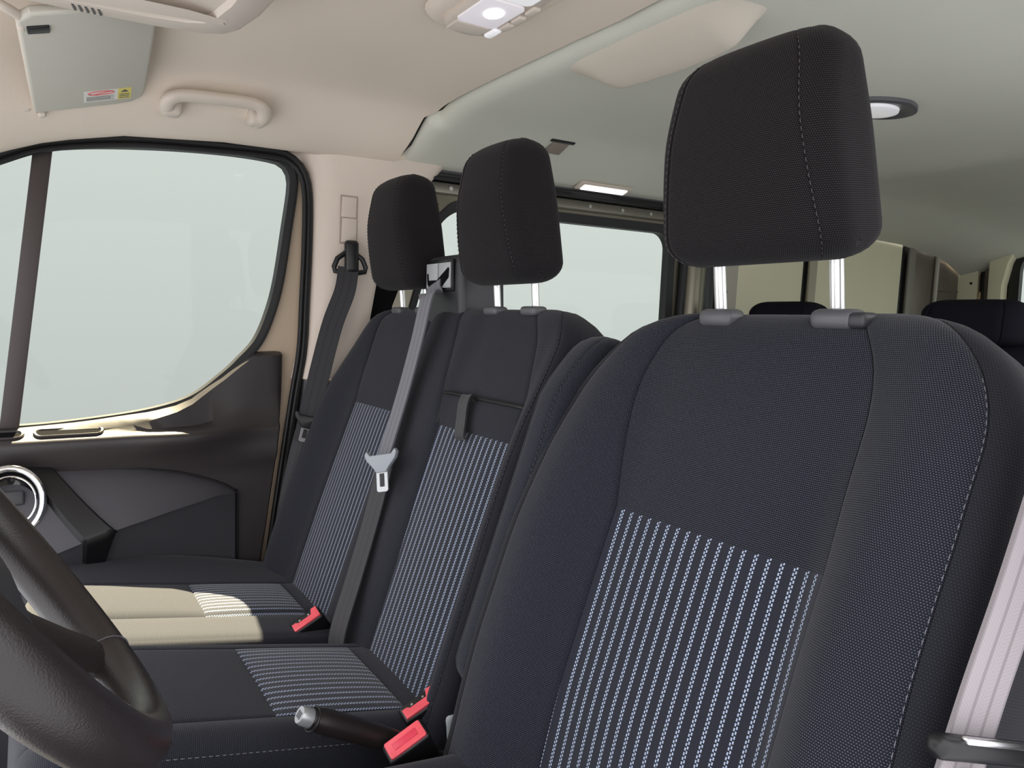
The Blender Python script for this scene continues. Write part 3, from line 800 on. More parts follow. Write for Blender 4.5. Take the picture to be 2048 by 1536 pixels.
for j, du, key in ((4, -.004, 'bolster#r'),):
    pth, nn = dp.seam(dp.jb[j], 4, len(dp.FR) - 10, du, .0006); stitches('stitching', pth, nn, THREADM, dparts[key], .0055, .003, .0006, .0005)
# tiny turquoise thread end at the insert seam
tube('loose_thread', [sp(DX + .160, .442, .010), sp(DX + .166, .441, .018), sp(DX + .172, .439, .022)], .0006, plain('turquoise_thread', (.05, .75, .6), .6), dparts['bolster#r'], 6)
hb = Vector((DX + .004, .006, 1.068))
dhr = headrest(ds, DX, hb, .232, .200, .252, .094, None, rec=-5)
for i, x in enumerate((.352, .512)):
    tube('headrest_post', [(x, .050, .96), (x, .034, 1.10)], .0075, POST, ds, 12)
    g = rbox('post_guide', (.052, .034, .022), GREYP, (x + .004, .040, 1.008), ds, .009, 3)
    if i: rbox('release_button', (.022, .030, .017), DARKP, (x + .033, .039, 1.007), g, .006)
# cushion, base and folded armrest
cp_ = Pad((DX, -.72, .475), SU, Vector((0, .985, -.12)), Vector((0, .12, .985)), lambda v: [-.265, -.14, .14, .265], [0, .30, .56], [10, 14, 10], [14, 12], lambda v: .14, lambda u, v: .03 * sm(.14, .22, abs(u)),
          lambda c, r: .008, rs=.05, rt=.03, rb=.05, wt=.04, wb=.06, rowseam=lambda c, r: c == 1)
cp_.build(ds, lambda c, r: ('cushion_insert', STR) if (c == 1 and r == 1) else ('cushion', FABC), 'cushion', FABC)
rbox('seat_base', (.44, .46, .34), BLACKP, (DX, -.44, .17), ds, .02)
ar = Pad(sp(.150, 0), SU, SV, SN, lambda v: [-.030, -.018, .018, .030], [.10, .625], [5, 8, 5], [26], lambda v: .10, lambda u, v: .045 - .035 * sm(.5, .625, v), lambda c, r: .003, rs=.020, rt=.045, rb=.04, wt=.02, wb=.02, groove=.0015)
arp = ar.build(ds, lambda c, r: ('armrest', FAB), 'armrest', FAB)
pth, nn = ar.seam(ar.jb[2], 3, len(ar.FR) - 6, .003, .0008); stitches('stitching', pth, nn, THREADD, arp['armrest'], .005, .003, .0007, .0006)

# ---------------- passenger bench
bs = thing('bench_seat', (-.35, -.20, 0), 'dark double passenger bench with blue-striped panels beside the door', 'seat')
def bcols(v):
    e = interp(v, [-.05, .06, .2, .367, .5, .62, .67], [-.765, -.785, -.800, -.796, -.765, -.750, -.745])
    a = interp(v, [0, .2, .438, .632, .67], [-.617, -.625, -.618, -.675, -.685])
    b = interp(v, [0, .438, .66], [-.392, -.392, -.41])
    c = interp(v, [0, .099, .434, .606, .66], [-.185, -.190, -.203, -.262, -.28])
    d = interp(v, [0, .1, .507, .646, .67], [.072, .067, .036, -.015, -.02])
    f_ = interp(v, [0, .1, .5, .6, .67], [.104, .104, .092, .078, .062])
    return [e, e + .028, a, b, c, d, f_ - .010, f_ + .014]
def bfront(u, v):
    k = sm(-.64, -.74, u) + sm(.03, .09, u); m = sm(-.41, -.36, u) * sm(-.18, -.23, u)
    return .032 * k * (1 - .7 * sm(.35, .64, v)) + .008 * m - .016 * sm(.45, .665, v)
bp_ = Pad(sp(0, 0), SU, SV, SN, bcols, [-.06, .078, .434, .492, .676], [6, 12, 14, 12, 16, 10, 6], [8, 22, 10, 16], lambda v: lerp(.14, .115, max(0, v) / .66), bfront,
          lambda c, r: (.003, .008, .006, .008, .006, .006, .003)[c], rs=.032, rt=.045, rb=.02, wt=.085, wb=.01, groove=.0028,
          rowseam=lambda c, r: (c == 2 and r == 2) or (c == 4 and r in (2, 3)))
def bclass(c, r):
    if c == 2: return ('striped_insert#o', STR) if r <= 1 else ('upper_panel#o', FABC)
    if c == 4: return ('striped_insert#m', STR) if r <= 1 else (('tray_flap', FABC) if r == 2 else ('upper_panel#m', FABC))
    return {0: ('side_panel#l', FABS), 1: ('bolster#l', FABC), 3: ('centre_panel', FABC), 5: ('bolster#r', FABC), 6: ('side_panel#r', FABS)}[c]
bparts = bp_.build(bs, bclass, 'back_panel', FABS)
bparts['tray_flap']['label'] = 'padded flap with a webbing pull strap'
pth, nn = bp_.seam(bp_.jb[6], 4, len(bp_.FR) - 5, -.003, .001); stitches('stitching', pth, nn, THREADD, bparts['bolster#r'], .005, .003, .0007, .0006)
pth, nn = bp_.seam(bp_.jb[2], 4, len(bp_.FR) - 6, -.003, .001); stitches('stitching', pth, nn, THREADD, bparts['bolster#l'], .005, .003, .0007, .0006)
# dark tube standing in for the shadow gap around the flap, pull strap
gp = [sp(-.207, .437, .004), sp(-.214, .485, .004), sp(-.205, .494, .0045), sp(-.08, .494, .005), sp(.025, .494, .003), sp(.042, .494, -.006)]
tube('flap_gap_shade', catmull(gp, 5), .0032, RUB, bparts['tray_flap'], 6, (0, -1, 0))
ribbon('pull_strap', [sp(-.118, .488, .002), sp(-.116, .494, .014), sp(-.110, .478, .020), sp(-.103, .45, .018), sp(-.096, .425, .016), sp(-.094, .420, .010)], [SU + SV * .1] * 6, BELTD, bparts['tray_flap'], .0018, .030, 5)
# headrests, posts, guides
for (xc, tall) in ((-.118, .240), (-.535, .243)):
    headrest(bs, xc, (xc, .034, 1.062), tall, .178, .222, .10, None, rec=-5)
    for dx in (-.068, .056):
        tube('headrest_post', [(xc + dx, .052, .98), (xc + dx, .044, 1.09)], .0065, POST, bs, 12)
        g = rbox('post_guide', (.046, .030, .016), GREYP, (xc + dx + .003, .042, 1.016), bs, .0065, 3)
# belt tower between the headrests
tf = frame((1, 0, 0), (0, 1, 0), (0, 0, 1), (-.365, .078, 1.055))
tw_ = rbox('belt_tower', (.165, .11, .17), DARKP, (0, 0, -.012), bs, .018, 4, tf, .94)
fy = -.0555
bz = rbox('bezel', (.114, .006, .064), BLACKP, (0, fy, .031), tw_, .0025, 2, tf)
PLATE = plain('pale_plate', (.40, .41, .42), .4)
for x0, x1 in ((-.052, -.0025), (.0015, .052)):
    prism('bezel_plate', [tf @ Vector((x, fy - .003, z)) for x, z in ((x0, .006), (x1, .006), (x1, .056), (x0, .056))], (0, -.003, 0), PLATE, bz, .001)
prism('belt_slot', [tf @ Vector((x, fy - .0062, z)) for x, z in ((-.048, .036), (-.042, .036), (-.040, .022), (-.004, .022), (.044, .046), (.048, .044), (.046, .026), (.020, .010), (-.006, .004), (-.036, .004), (-.046, .016))], (0, -.0008, 0), MATTE, bz)
# cushions
def cushion(nm, x0, x1, ia, ib, z, slope, y0, stripes=True, thick=.13):
    c0 = (x0 + x1) / 2; a = math.radians(slope); Vv = Vector((0, math.cos(a), -math.sin(a))); N = Vector((0, math.sin(a), math.cos(a)))
    oz = z + (-.42 - y0) * math.tan(a)
    if stripes:
        P = Pad((0, y0, oz), SU, Vv, N, lambda v: [x0, ia, ib, x1], [0, (-.42 - y0) / math.cos(a), (-.232 - y0) / math.cos(a), (-.165 - y0) / math.cos(a)], [12, 16, 12], [22, 16, 8], lambda v: thick,
                lambda u, v: (.018 * math.sin(PI * min(1, max(0, v / .5))) if x0 < -.6 else -.028) * sm(ia, x0, u), lambda c, r: (.006, .008, .006)[c], rs=.040, rt=.030, rb=.055, wt=.02, wb=.05, groove=.0022, rowseam=lambda c, r: c == 1)
        return P, P.build(bs, lambda c, r: ('cushion_insert#' + nm, STR) if (c == 1 and r == 1) else ('cushion#' + nm, FABC), 'cushion#' + nm, FABC)
    P = Pad((0, y0, oz), SU, Vv, N, lambda v: [x0, x0 + .012, x1 - .012, x1], [0, (-.165 - y0) / math.cos(a)], [4, 8, 4], [26], lambda v: thick, lambda u, v: 0, lambda c, r: .002, rs=.024, rt=.03, rb=.05, wt=.01, wb=.02, groove=.0)
    return P, P.build(bs, lambda c, r: ('cushion_roll', FABC), 'cushion_roll', FABC)
cushion('o', -.795, -.415, -.62, -.40 - .03, .443, 9.5, -.70)
cushion('r', -.415, -.285, 0, 0, .453, 10, -.70, False)
Pm, pm_ = cushion('m', -.285, .092, -.205, .035, .468, 12, -.70, thick=.15)
pth, nn = Pm.seam(len(Pm.FR[0]) - 1, 3, len(Pm.FR) - 4, 0, 0)
pth = [p + Vector((-.0030, 0, .018)) for p in pth]; stitches('stitching', pth, [Vector((1, 0, .1))] * len(pth), THREADM, pm_['cushion#m'], .005, .003, .0006, .0005)
rbox('bench_base', (.84, .44, .33), BLACKP, (-.355, -.42, .165), bs, .02)
rbox('recliner_cover', (.018, .12, .16), plain('pale_grey_plastic', (.42, .45, .46), .45), (.112, -.15, .37), bs, .008)

# ---------------- second row seats
FABR_parts = None
def rear_seat(x, label, wid=.44):
    t = thing('rear_seat', (x, 1.30, 0), label, 'seat', 'second row seats behind the front seats')
    P = Pad((x, 1.14, .40), SU, Vector((0, math.sin(RC * .8), math.cos(RC * .8))), Vector((0, -math.cos(RC * .8), math.sin(RC * .8))), lambda v: [-wid / 2, -.14, .14, wid / 2], [0, .60], [8, 10, 8], [18], lambda v: .12,
            lambda u, v: .02 * sm(.14, .2, abs(u)), lambda c, r: .006, rs=.035, rt=.05, rb=.03, wt=.08)
    P.build(t, lambda c, r: ('backrest', FABR), 'backrest', FABR)
    P = Pad((x - .010, 1.275, .965), SU, Vector((0, .1, 1)), Vector((0, -1, .1)), lambda v: [-.120, -.09, .09, .120], [0, .115], [6, 10, 6], [16], lambda v: .13, lambda u, v: .006, lambda c, r: .003, rs=.035, rt=.045, rb=.03, wt=.04, wb=.03)
    P.build(t, lambda c, r: ('headrest', FABR), 'headrest', FABR)
    P = Pad((x, .70, .42), SU, Vector((0, 1, -.08)), Vector((0, .08, 1)), lambda v: [-wid / 2, -.14, .14, wid / 2], [0, .46], [6, 8, 6], [14], lambda v: .13, lambda u, v: 0, lambda c, r: .006, rs=.04, rt=.03, rb=.05, wb=.04)
    P.build(t, lambda c, r: ('cushion', FABR), 'cushion', FABR)
    rbox('seat_base', (.36, .36, .30), BLACKP, (x, .95, .15), t, .02)
    return t
rear_seat(-.515, 'black second-row seat whose headrest peeks over the driver seatback')
rear_seat(.045, 'black second-row seat with wide headrest right of the driver headrest')
rear_seat(.545, 'black second-row seat behind the driver seat at the right frame edge')

# ================================================================== BELTS AND BUCKLES
def tongue(parent, c, wd, up, n, body, blade, sc=1.0, metal=STEEL):
    """belt tongue: wide slotted plate and a narrow blade with a window; wd width dir, up towards the webbing, n facing"""
    fr = frame(wd, up, n, c)
    o = [(-.034, .012), (-.030, .018), (-.022, .010), (.022, .010), (.030, .018), (.034, .012), (.030, .002), (.016, -.012), (.010, -.020), (-.010, -.020), (-.016, -.012), (-.030, .002)]
    b = prism('tongue_plate', [fr @ Vector((x * sc, y * sc, -.004)) for x, y in o], fr.to_3x3() @ Vector((0, 0, .010)), body, parent, .002)
    w, h = .0115 * sc, .036 * sc; y0 = -.016 * sc
    out = [(-w, y0), (-w, y0 - h + .003), (-w + .003, y0 - h), (w - .003, y0 - h), (w, y0 - h + .003), (w, y0)]
    inn = [(-w * .45, y0 - .006), (-w * .45, y0 - h + .010), (-w * .4, y0 - h + .009), (w * .4, y0 - h + .009), (w * .45, y0 - h + .010), (w * .45, y0 - .006)]
    V = []; F = []
    for z in (.0, .0026):
        V += [fr @ Vector((x, y, z)) for x, y in out] + [fr @ Vector((x, y, z)) for x, y in inn]
    for i in range(6):
        j = (i + 1) % 6
        F += [(i, j, 6 + j, 6 + i), (12 + i, 18 + i, 18 + j, 12 + j), (i, 12 + i, 12 + j, j), (6 + i, 6 + j, 18 + j, 18 + i)]
    mesh_obj('tongue_blade', V, F, blade, parent, None, 30)
    return b

mb = thing('seat_belt', (-.34, .02, 1.02), 'grey seat belt with steel tongue hanging over the middle of the bench back', 'seat belt', 'front seat belts')
wdir = Vector((1, .05, .10))
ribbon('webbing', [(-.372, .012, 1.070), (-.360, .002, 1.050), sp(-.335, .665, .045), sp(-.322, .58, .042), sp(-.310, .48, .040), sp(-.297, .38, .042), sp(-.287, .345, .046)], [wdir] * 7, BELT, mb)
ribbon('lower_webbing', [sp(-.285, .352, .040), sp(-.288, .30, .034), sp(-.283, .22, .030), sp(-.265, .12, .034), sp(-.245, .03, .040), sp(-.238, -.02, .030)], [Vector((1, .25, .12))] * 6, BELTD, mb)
tongue(mb, sp(-.258, .340, .060), Vector((.85, .50, .22)), Vector((.16, .30, .93)), (.55, -1, .3), plain('blue_grey_plate', (.30, .33, .36), .4), plain('pale_steel_blade', (.50, .51, .52), .35, metal=.35), 1.08)
ob = thing('seat_belt', (-.78, -.02, 1.12), 'dark seat belt hanging from the cream pillar beside the passenger door', 'seat belt', 'front seat belts')
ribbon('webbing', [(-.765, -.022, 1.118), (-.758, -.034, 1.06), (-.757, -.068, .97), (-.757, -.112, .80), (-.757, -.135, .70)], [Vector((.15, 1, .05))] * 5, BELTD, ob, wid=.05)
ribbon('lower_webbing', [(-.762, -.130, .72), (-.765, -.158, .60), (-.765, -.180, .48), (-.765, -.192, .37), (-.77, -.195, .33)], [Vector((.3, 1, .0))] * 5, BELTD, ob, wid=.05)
fr_o = frame((.25, 1, 0), (0, 0, 1), (1, -.25, 0), (-.775, -.015, 1.14))
rbox('anchor_cover', (.036, .085, .026), BLACKP, (0.004, .005, .004), ob, .010, 4, fr_o, .9)
tube('guide_ring', [fr_o @ Vector((x, y, .006)) for x, y in ((-.030, .0), (-.038, -.020), (-.036, -.030), (-.02, -.033), (.02, -.033), (.036, -.030), (.038, -.020), (.030, .0), (.012, .014), (-.012, .014))], .0065, BLACKP, ob, 8, (1, 0, 0), True)
tongue(ob, (-.748, -.128, .752), Vector((.2, 1, -.25)), Vector((0, .25, 1)), (1, -.2, 0), BLACKP, plain('dull_steel', (.20, .19, .19), .35, metal=.5), 1.0)
rbox('anchor_boot', (.03, .07, .05), BLACKP, (-.765, -.195, .345), ob, .008)

db_ = thing('seat_belt', (.745, -.15, .72), 'pale lit driver seat belt crossing the lower right corner', 'seat belt', 'front seat belts')
ribbon('webbing', [(.768, -.020, .985), (.764, -.058, .900), (.761, -.096, .815), (.758, -.130, .745), (.756, -.154, .690), (.754, -.178, .630)], [Vector((.25, 1, -.40))] * 6, BELT_LIT, db_, wid=.044)
fr_d = frame((.2, 1, -.28), (0, .30, 1), (1, -.2, .06), (.767, -.140, .714))
rbox('tongue_plate', (.112, .016, .016), BLACKP, (-.004, .0, .004), db_, .006, 3, fr_d)
rbox('tongue_edge', (.070, .005, .006), STEEL, (-.004, .0075, .010), db_, .002, 2, fr_d)
tube('stop_button', [fr_d @ Vector((-.006, -.026, -.004)), fr_d @ Vector((-.006, -.026, .006))], .0085, plain('button_plastic', (.55, .48, .46), .4), db_, 16)
tube('stop_button_centre', [fr_d @ Vector((-.006, -.026, .006)), fr_d @ Vector((-.006, -.026, .0068))], .0032, GREYP, db_, 12)

def buckle(c, w, n, label, slot=True, stalk=.09, W_=.052, T_=.024):
    w = Vector(w).normalized(); n = Vector(n).normalized(); w = (w - n * w.dot(n)).normalized(); t = n.cross(w).normalized()
    fr = frame(w, t, n, c)
    o = thing('seat_belt_buckle', c, label, 'buckle', 'seat belt buckles')
    rbox('housing', (W_ + .008, T_ + .006, .075), BLACKP, (0, 0, -.038), o, .005, 3, fr, 1.0)
    if slot:
        # U-shaped red release button around the dark slot
        out = [(-W_ / 2, -T_ / 2), (W_ / 2, -T_ / 2), (W_ / 2, T_ / 2), (W_ / 2 - .010, T_ / 2), (W_ / 2 - .014, .001), (-W_ / 2 + .012, .001), (-W_ / 2 + .008, T_ / 2 * .4), (-W_ / 2, T_ / 2 * .4)]
        prism('release_button', [fr @ Vector((x, y, -.002)) for x, y in out], n * .005, RED, o, .0012)
        for x in (-.010, .008): tube('slot_pin', [fr @ Vector((x, .005, -.001)), fr @ Vector((x, .005, .0012))], .0018, STEEL, o, 8)
    else:
        prism('release_button', [fr @ Vector((x, y, -.002)) for x, y in rrect(W_, T_, .003, 3)], n * .005, RED, o, .0012)
        rbox('button_dish', (W_ * .66, T_ * .42, .002), plain('deep_red', (.72, .05, .09), .3), (0, 0, .003), o, .0008, 2, fr)
    ribbon('stalk', [Vector(c) - n * .07, Vector(c) - n * (.07 + stalk * .5), Vector(c) - n * (.07 + stalk) + Vector((0, .01, 0))], [w] * 3, BLACKP, o, .004, .03, 4)
    return o
buckle((-.315, -.271, .447), (0, .95, .25), (.35, -.50, .78), 'red-buttoned buckle farthest from the driver, between the bench cushions')
buckle((.078, -.232, .457), (.05, .95, .30), (.28, -.45, .85), 'larger red-slotted buckle upright at the inner edge of the bench')
buckle((.165, -.294, .464), (.05, .93, .36), (.40, -.45, .80), 'plain red-faced driver buckle nearest the bottom of the picture', False)

# ---------------- handbrake
hbk = thing('handbrake_lever', (.125, -.24, .40), 'brown-black handbrake lever with grey push button between the seats', 'handbrake')
A, B = Vector((.125, -.404, .505)), Vector((.125, -.215, .388))
P = [A.lerp(B, t) + Vector((0, 0, .005 * math.sin(PI * t))) for t in [k / 14 for k in range(15)]]
tube('grip', P, lambda t: interp(t, [0, .04, .12, .3, .6, 1], [.0125, .0145, .0160, .0160, .0150, .013]), LEATH, hbk, 14)
dirv = (A - B).normalized()
pb = tube('push_button', [A, A + dirv * .012, A + dirv * .016], lambda t: .0115 if t < .6 else .0100, SILV, hbk, 16)
fb = frame((1, 0, 0), dirv.cross(Vector((1, 0, 0))), dirv, A + dirv * .0165)
for x in (-.004, 0, .004): rbox('button_mark', (.0014, .009, .0008), INK, (x, 0, 0), pb, .0003, 1, fb)
tube('grip_ring', [A - dirv * .004 + (Vector((1, 0, 0)) * math.cos(a) + fb.col[1].to_3d() * math.sin(a)) * .0150 for a in [2 * PI * k / 20 for k in range(20)]], .0016, BLACKP, hbk, 6, dirv, True)
rbox('lever_base', (.06, .16, .30), BLACKP, (.135, -.20, .235), hbk, .02)

# ================================================================== STEERING WHEEL
swc = Vector((.454, -.731, .881)); tl = math.radians(33.7); yw = Matrix.Rotation(.076, 3, 'Z')
sw = thing('steering_wheel', swc, 'black leather steering wheel rim in the lower left foreground', 'steering wheel')
se = yw @ Vector((0, -math.sin(tl), math.cos(tl))); sn = yw @ Vector((0, math.cos(tl), math.sin(tl)))
sfr = frame(yw @ Vector((1, 0, 0)), se, sn, swc)
def wp(a, r=.181, z=0): return sfr @ Vector((r * math.cos(a), r * math.sin(a), z))
angs = [2 * PI * k / 72 for k in range(72)]
tube('rim', [wp(a) for a in angs], .0168, LEATH, sw, 16, sn, True, .0180)
for a0, w0, w1 in ((math.radians(-6), .022, .034), (math.radians(186), .022, .034), (math.radians(250), .020, .034), (math.radians(290), .020, .034)):
    pth = [wp(a0, r, z) for r, z in ((.170, -.004), (.145, -.012), (.115, -.020), (.06, -.024))]
    so_ = tube('spoke', pth, lambda t, w0=w0, w1=w1: lerp(w0, w1, t), LEATH, sw, 12, sn, False, .011)
    c_ = wp(a0, .142, -.002); rd_ = (wp(a0, .15) - swc).normalized(); tg_ = sn.cross(rd_)
    if abs(a0) < .3: rbox('spoke_trim', (.026, .018, .005), SILV, (0, 0, 0), so_, .002, 2, frame(rd_, tg_, sn, c_))
hubr = []
for r, z in ((.098, -.055), (.106, -.035), (.104, -.020), (.088, -.008), (.055, .002), (.01, .005)):
    hubr.append([sfr @ Vector((r * 1.12 * math.cos(a), r * math.sin(a) - .006, z)) for a in angs[::3]])
loft('hub', hubr, DARKP, sw)
tube('column', [wp(0, 0, -.03), wp(0, 0, -.12), wp(0, 0, -.30)], .055, DARKP, sw, 20)
for a0, a1 in ((248, 248),):
    for a in (a0,):
        a = math.radians(a); c = wp(a); t = (wp(a + .01) - wp(a - .01)).normalized(); rr_ = (c - swc).normalized()
        tube('rim_seam', [c + (rr_ * math.cos(b) * .0171 + sn * math.sin(b) * .0183) for b in [2 * PI * k / 20 for k in range(20)]], .0006, GREYP, sw, 6, t, True)

# ================================================================== CEILING FITTINGS
# sun visor
vz = thing('sun_visor', (-.56, -.58, 1.44), 'grey-beige sun visor with a warning sticker at the top left', 'sun visor')
vc = [Vector((-.70, -.662, 1.372)), Vector((-.70, -.478, 1.432)), Vector((-.30, -.500, 1.468)), Vector((-.30, -.690, 1.424))]
vx = ((vc[2] + vc[3]) - (vc[0] + vc[1])).normalized(); vy = ((vc[1] + vc[2]) - (vc[0] + vc[3])).normalized(); vn = vx.cross(vy).normalized(); vy = vn.cross(vx)
vo = sum(vc, Vector()) / 4; vfr = frame(vx, vy, -vn, vo)      # +z of vfr faces down into the cab
if (vfr.to_3x3() @ Vector((0, 0, 1))).z > 0: vfr = frame(vx, vy, vn, vo)
L_, H_ = .405, .193
vpan = prism('visor_panel', [vfr @ Vector((x, y, -.006)) for x, y in [(-L_ / 2 + .0, -H_ / 2 + .006), (-L_ / 2, H_ / 2 - .05), (-L_ / 2 + .006, H_ / 2 - .02), (-L_ / 2 + .03, H_ / 2 - .003), (-L_ / 2 + .06, H_ / 2), (L_ / 2 - .02, H_ / 2), (L_ / 2, H_ / 2 - .02), (L_ / 2, -H_ / 2 + .02), (L_ / 2 - .02, -H_ / 2), (-L_ / 2 + .01, -H_ / 2)]], vfr.to_3x3() @ Vector((0, 0, .016)), VISOR, vz, .006, 3)
tube('visor_rod', [vfr @ Vector((-L_ / 2 - .004, -H_ / 2 + .004, .004)), vfr @ Vector((L_ / 2 - .02, -H_ / 2 + .004, .004))], .0045, BEIGE, vz, 10)
tube('visor_arm', catmull([vfr @ Vector((L_ / 2 - .05, -H_ / 2 + .006, .004)), vfr @ Vector((L_ / 2 - .02, -H_ / 2 + .006, .002)), vfr @ Vector((L_ / 2, -H_ / 2 - .012, -.006)), vfr @ Vector((L_ / 2 + .004, -H_ / 2 - .03, -.02))], 5), .007, BEIGE, vz, 10)
rbox('visor_clip', (.03, .022, .018), BEIGE, (-L_ / 2 - .012, -H_ / 2 - .012, -.006), vz, .006, 3, vfr)
rbox('visor_foot', (.012, .014, .022), BEIGE, (-L_ / 2 - .008, -H_ / 2 + .012, .004), vz, .004, 3, vfr)
rbox('visor_mount', (.022, .030, .006), BLACKP, (L_ / 2 - .045, -H_ / 2 + .026, .0105), vz, .002, 2, vfr)
# sticker: white field with red crossed ellipse and print, yellow band
def vpt(x, y, z=.0108): return vfr @ Vector((x, y, z))
def sticker(name, x0, x1, y0, y1, mat, par, z=.0102, th=.0005):
    return prism(name, [vpt(x0, y0, z), vpt(x1, y0, z), vpt(x1, y1, z), vpt(x0, y1, z)], vfr.to_3x3() @ Vector((0, 0, th)), mat, par)
SX0, SX1, SY0, SY1, SYM = -.170, -.115, -.010, .042, .042
st = sticker('warning_sticker', SX0, SX1, -.012, .046, STICK_W, vpan)
sticker('sticker_band', SX0, SX1, .046, .070, STICK_Y, st)
tube('sticker_ellipse', [vpt((SX0 + SX1) / 2 + .016 + .009 * math.cos(a), .017 + .022 * math.sin(a), .0109) for a in angs[::3]], .0011, INKR, st, 6, vn, True)
tube('sticker_slash', [vpt(SX1 - .019, .0, .0109), vpt(SX1 - .006, .034, .0109)], .0011, INKR, st, 6)
for k in range(5):
    sticker('sticker_print', SX0 + .006 + k * .0045, SX0 + .0078 + k * .0045, -.008, .040 - .006 * (k % 2), INK, st, .0106, .0003)
tri = [vpt(SX1 - .006, .058, .0107), vpt(SX1 - .018, .051, .0107), vpt(SX1 - .018, .065, .0107)]
prism('sticker_triangle', tri, vfr.to_3x3() @ Vector((0, 0, .0004)), INK, st)
for k in range(3): sticker('sticker_print', SX0 + .006 + k * .009, SX0 + .0095 + k * .009, .049, .067, INK, st, .0106, .0003)

# grab handle
gh = thing('grab_handle', (-.69, -.35, 1.44), 'beige grab handle on the headliner above the passenger door', 'grab handle')
gx = -.655
gpth = catmull([(gx - .050, -.428, 1.408), (gx - .020, -.436, 1.414), (gx, -.430, 1.424), (gx + .006, -.405, 1.432), (gx + .008, -.34, 1.436), (gx + .006, -.275, 1.438), (gx, -.252, 1.430), (gx - .020, -.246, 1.418), (gx - .050, -.252, 1.414)], 6)
tube('grip', gpth, lambda t: .0145 + .002 * math.sin(PI * t), BEIGE, gh, 14, (0, 0, 1), False, .0125)
for y, z in ((-.425, 1.418), (-.255, 1.424)):
    rbox('mount', (.040, .038, .036), BEIGE, (gx - .040, y, z - .002), gh, .009, 3)

# overhead console at the top left
oc = thing('overhead_console', (0, -.62, 1.46), 'beige overhead console with small vent slits at the top left edge', 'console')
prof = [(-.285, -.86), (-.285, -.60), (-.280, -.50), (-.268, -.435), (-.252, -.408), (-.225, -.396), (-.15, -.384), (0, -.378), (.15, -.384), (.225, -.396), (.252, -.408), (.268, -.435), (.285, -.6), (.285, -.86)]
def con_z(x, y, inset): return 1.430 + .010 * sm(-.5, -.9, y) * 0 + (0 if inset else .0)
rings = []
for ins_, z in ((0.0, 1.490), (0.0, 1.440), (.004, 1.431), (.012, 1.426), (.05, 1.424), (.056, 1.431), (.12, 1.438)):
    rings.append([(x * (1 - ins_ / .285), -.62 + (y + .62) * (1 - ins_ / .24), z) for x, y in prof])
con = loft('console_body', rings, BEIGE, oc, True, True, None, 30)
for k in range(5):
    y = -.615 + k * .008
    prism('vent_slit', [(-.268, y, 1.4252), (-.245, y - .005, 1.4252), (-.245, y - .002, 1.4252), (-.268, y + .003, 1.4252)], (0, 0, -.0012), INK, con)
loft('recess_lip', [[(-.235, -.62, 1.4245), (-.222, -.60, 1.4235), (-.205, -.47, 1.4235), (-.20, -.425, 1.4245)], [(-.205, -.62, 1.4230), (-.195, -.60, 1.421), (-.185, -.48, 1.421), (-.19, -.43, 1.4235)], [(-.175, -.62, 1.4245), (-.17, -.60, 1.4235), (-.168, -.48, 1.4235), (-.18, -.425, 1.4245)]], BEIGE, con, False, False)

# dome lamp in front of the joint
dl = thing('dome_lamp', (0, -.05, 1.49), 'lit dome lamp with buttons at the top centre of the headliner', 'lamp')
def slab_ring(w, h, r, z, cx=0.0, cy=-.055): return [(cx + x, cy + y, z) for x, y in rrect(w, h, r, 6)]
loft('lamp_surround', [slab_ring(.36, .170, .08, 1.498), slab_ring(.345, .150, .072, 1.490), slab_ring(.325, .130, .06, 1.4875)], HEADL, dl)
lb = loft('lamp_housing', [slab_ring(.305, .100, .045, 1.495), slab_ring(.305, .100, .045, 1.482), slab_ring(.292, .088, .04, 1.477)], BEIGE, dl)
loft('lamp_lens', [slab_ring(.100, .072, .012, 1.479, -.045, -.062), slab_ring(.100, .072, .012, 1.474, -.045, -.062), slab_ring(.088, .06, .010, 1.4725, -.045, -.062)], LENS_SOFT, lb)
bulb = [[(-.035 + .020 * r * math.cos(a), -.062 + .016 * r * math.sin(a), z) for a in angs[::3]] for r, z in ((1, 1.4735), (.9, 1.4705), (.5, 1.469), (.05, 1.4685))]
loft('lit_bulb', bulb, LENS_ON, lb)
rbox('lens_cover', (.036, .062, .005), BEIGE, (-.117, -.062, 1.4765), lb, .002)
loft('lamp_lens', [slab_ring(.09, .070, .012, 1.479, .055, -.062), slab_ring(.09, .070, .012, 1.475, .055, -.062)], LENS_W, lb)
rbox('end_reflector', (.038, .016, .010), LENS_W, (-.112, -.017, 1.477), lb, .005, 3)
for x in (-.075, -.040, .0):
    rbox('switch', (.028, .014, .008), BEIGE, (x, -.013, 1.4765), lb, .003)

# headliner bulge behind the joint
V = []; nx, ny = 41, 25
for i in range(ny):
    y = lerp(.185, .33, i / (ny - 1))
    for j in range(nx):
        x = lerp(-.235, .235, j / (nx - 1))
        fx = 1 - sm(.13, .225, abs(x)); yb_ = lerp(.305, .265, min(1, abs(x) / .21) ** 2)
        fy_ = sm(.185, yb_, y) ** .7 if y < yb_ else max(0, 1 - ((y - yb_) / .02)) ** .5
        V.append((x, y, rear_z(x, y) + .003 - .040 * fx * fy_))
bu = mesh_obj('ceiling_bulge', V, grid_faces(ny, nx), plain('bulge_felt_front_lit', (0.71, 0.65, 0.56), 0.95, grain=0.5, gscale=700, spec=0.1, var=0.03), c2, None, 40)  # beige tone paints in the front light falling on the bulge

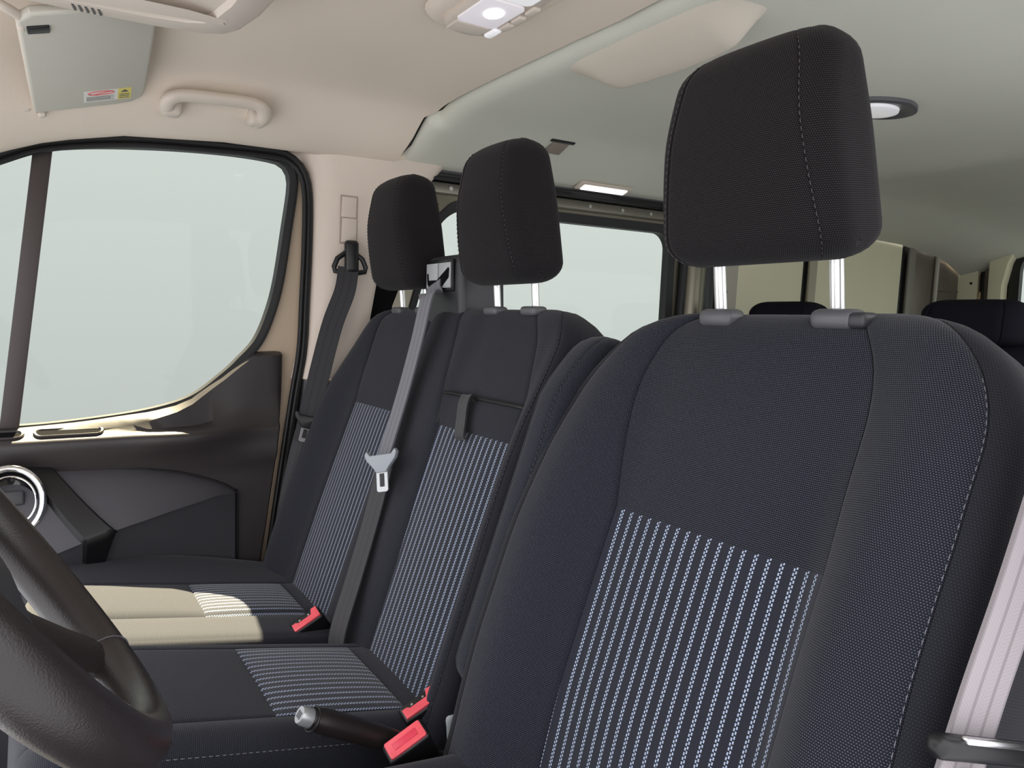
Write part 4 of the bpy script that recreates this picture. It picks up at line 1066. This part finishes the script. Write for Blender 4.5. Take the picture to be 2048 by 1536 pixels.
# rear ceiling lamp
def lens_ring(a, b, z, cx, cy, pw=1.35):
    out = []
    for k in range(48):
        t = 2 * PI * k / 48; c_, s_ = math.cos(t), math.sin(t)
        out.append((cx + a * math.copysign(abs(c_) ** .9, c_), cy + b * math.copysign(abs(s_) ** pw, s_), z))
    return out
rl = thing('ceiling_lamp', (.02, .85, 1.487), 'oval ceiling lamp with white lens right of the driver headrest', 'lamp', 'rear compartment lamps')
zc_ = rear_z(.03, .86)
RX, RY = .012, .905
loft('lamp_bezel', [lens_ring(.068, .100, zc_ + .004, RX, RY), lens_ring(.066, .098, zc_ - .008, RX, RY), lens_ring(.056, .086, zc_ - .010, RX, RY), lens_ring(.046, .070, zc_ - .004, RX, RY)], GREYP, rl)
loft('lamp_lens', [lens_ring(.044, .060, zc_ - .002, RX - .012, RY, 1.1), lens_ring(.042, .058, zc_ - .010, RX - .012, RY, 1.1), lens_ring(.03, .045, zc_ - .013, RX - .012, RY, 1.1)], LENS_W, rl)
# slim lamp over the sliding door
sl2 = thing('ceiling_lamp', (-.77, .775, 1.392), 'slim bright lamp strip above the sliding door window', 'lamp', 'rear compartment lamps')
fs = frame((1, 0, -.35), (0, 1, 0), (-.35, 0, -1), (-.772, .775, 1.399))
fs = frame((0, 1, 0), (.94, 0, .33), (.33, 0, -.94), (-.770, .775, 1.399))
rbox('lamp_bezel', (.20, .042, .008), BEIGE, (0, 0, .002), sl2, .0035, 3, fs)
rbox('lamp_lens', (.165, .026, .007), emis('bright_lens', (1, 1, .97), 1.6), (0, -.002, .006), sl2, .003, 3, fs)
# coat hook recess behind the middle headrest
hk = thing('coat_hook', (-.60, .47, 1.455), 'dark coat hook slot in the rear headliner beside the middle headrest', 'hook')
fh = frame((0, 1, 0), (.80, 0, .60), (.35, 0, -.94), (-.600, .485, rear_z(-.600, .485)))
fh = frame((0, 1, 0), (.92, 0, .38), (.38, 0, -.92), (-.600, .485, rear_z(-.600, .485)))
rbox('slot', (.075, .012, .008), BLACKP, (0, .012, .001), hk, .003, 3, fh)
rbox('hook_tab', (.05, .05, .006), plain('brown_felt', (.26, .22, .18), .9), (.0, -.018, .001), hk, .0025, 2, fh)
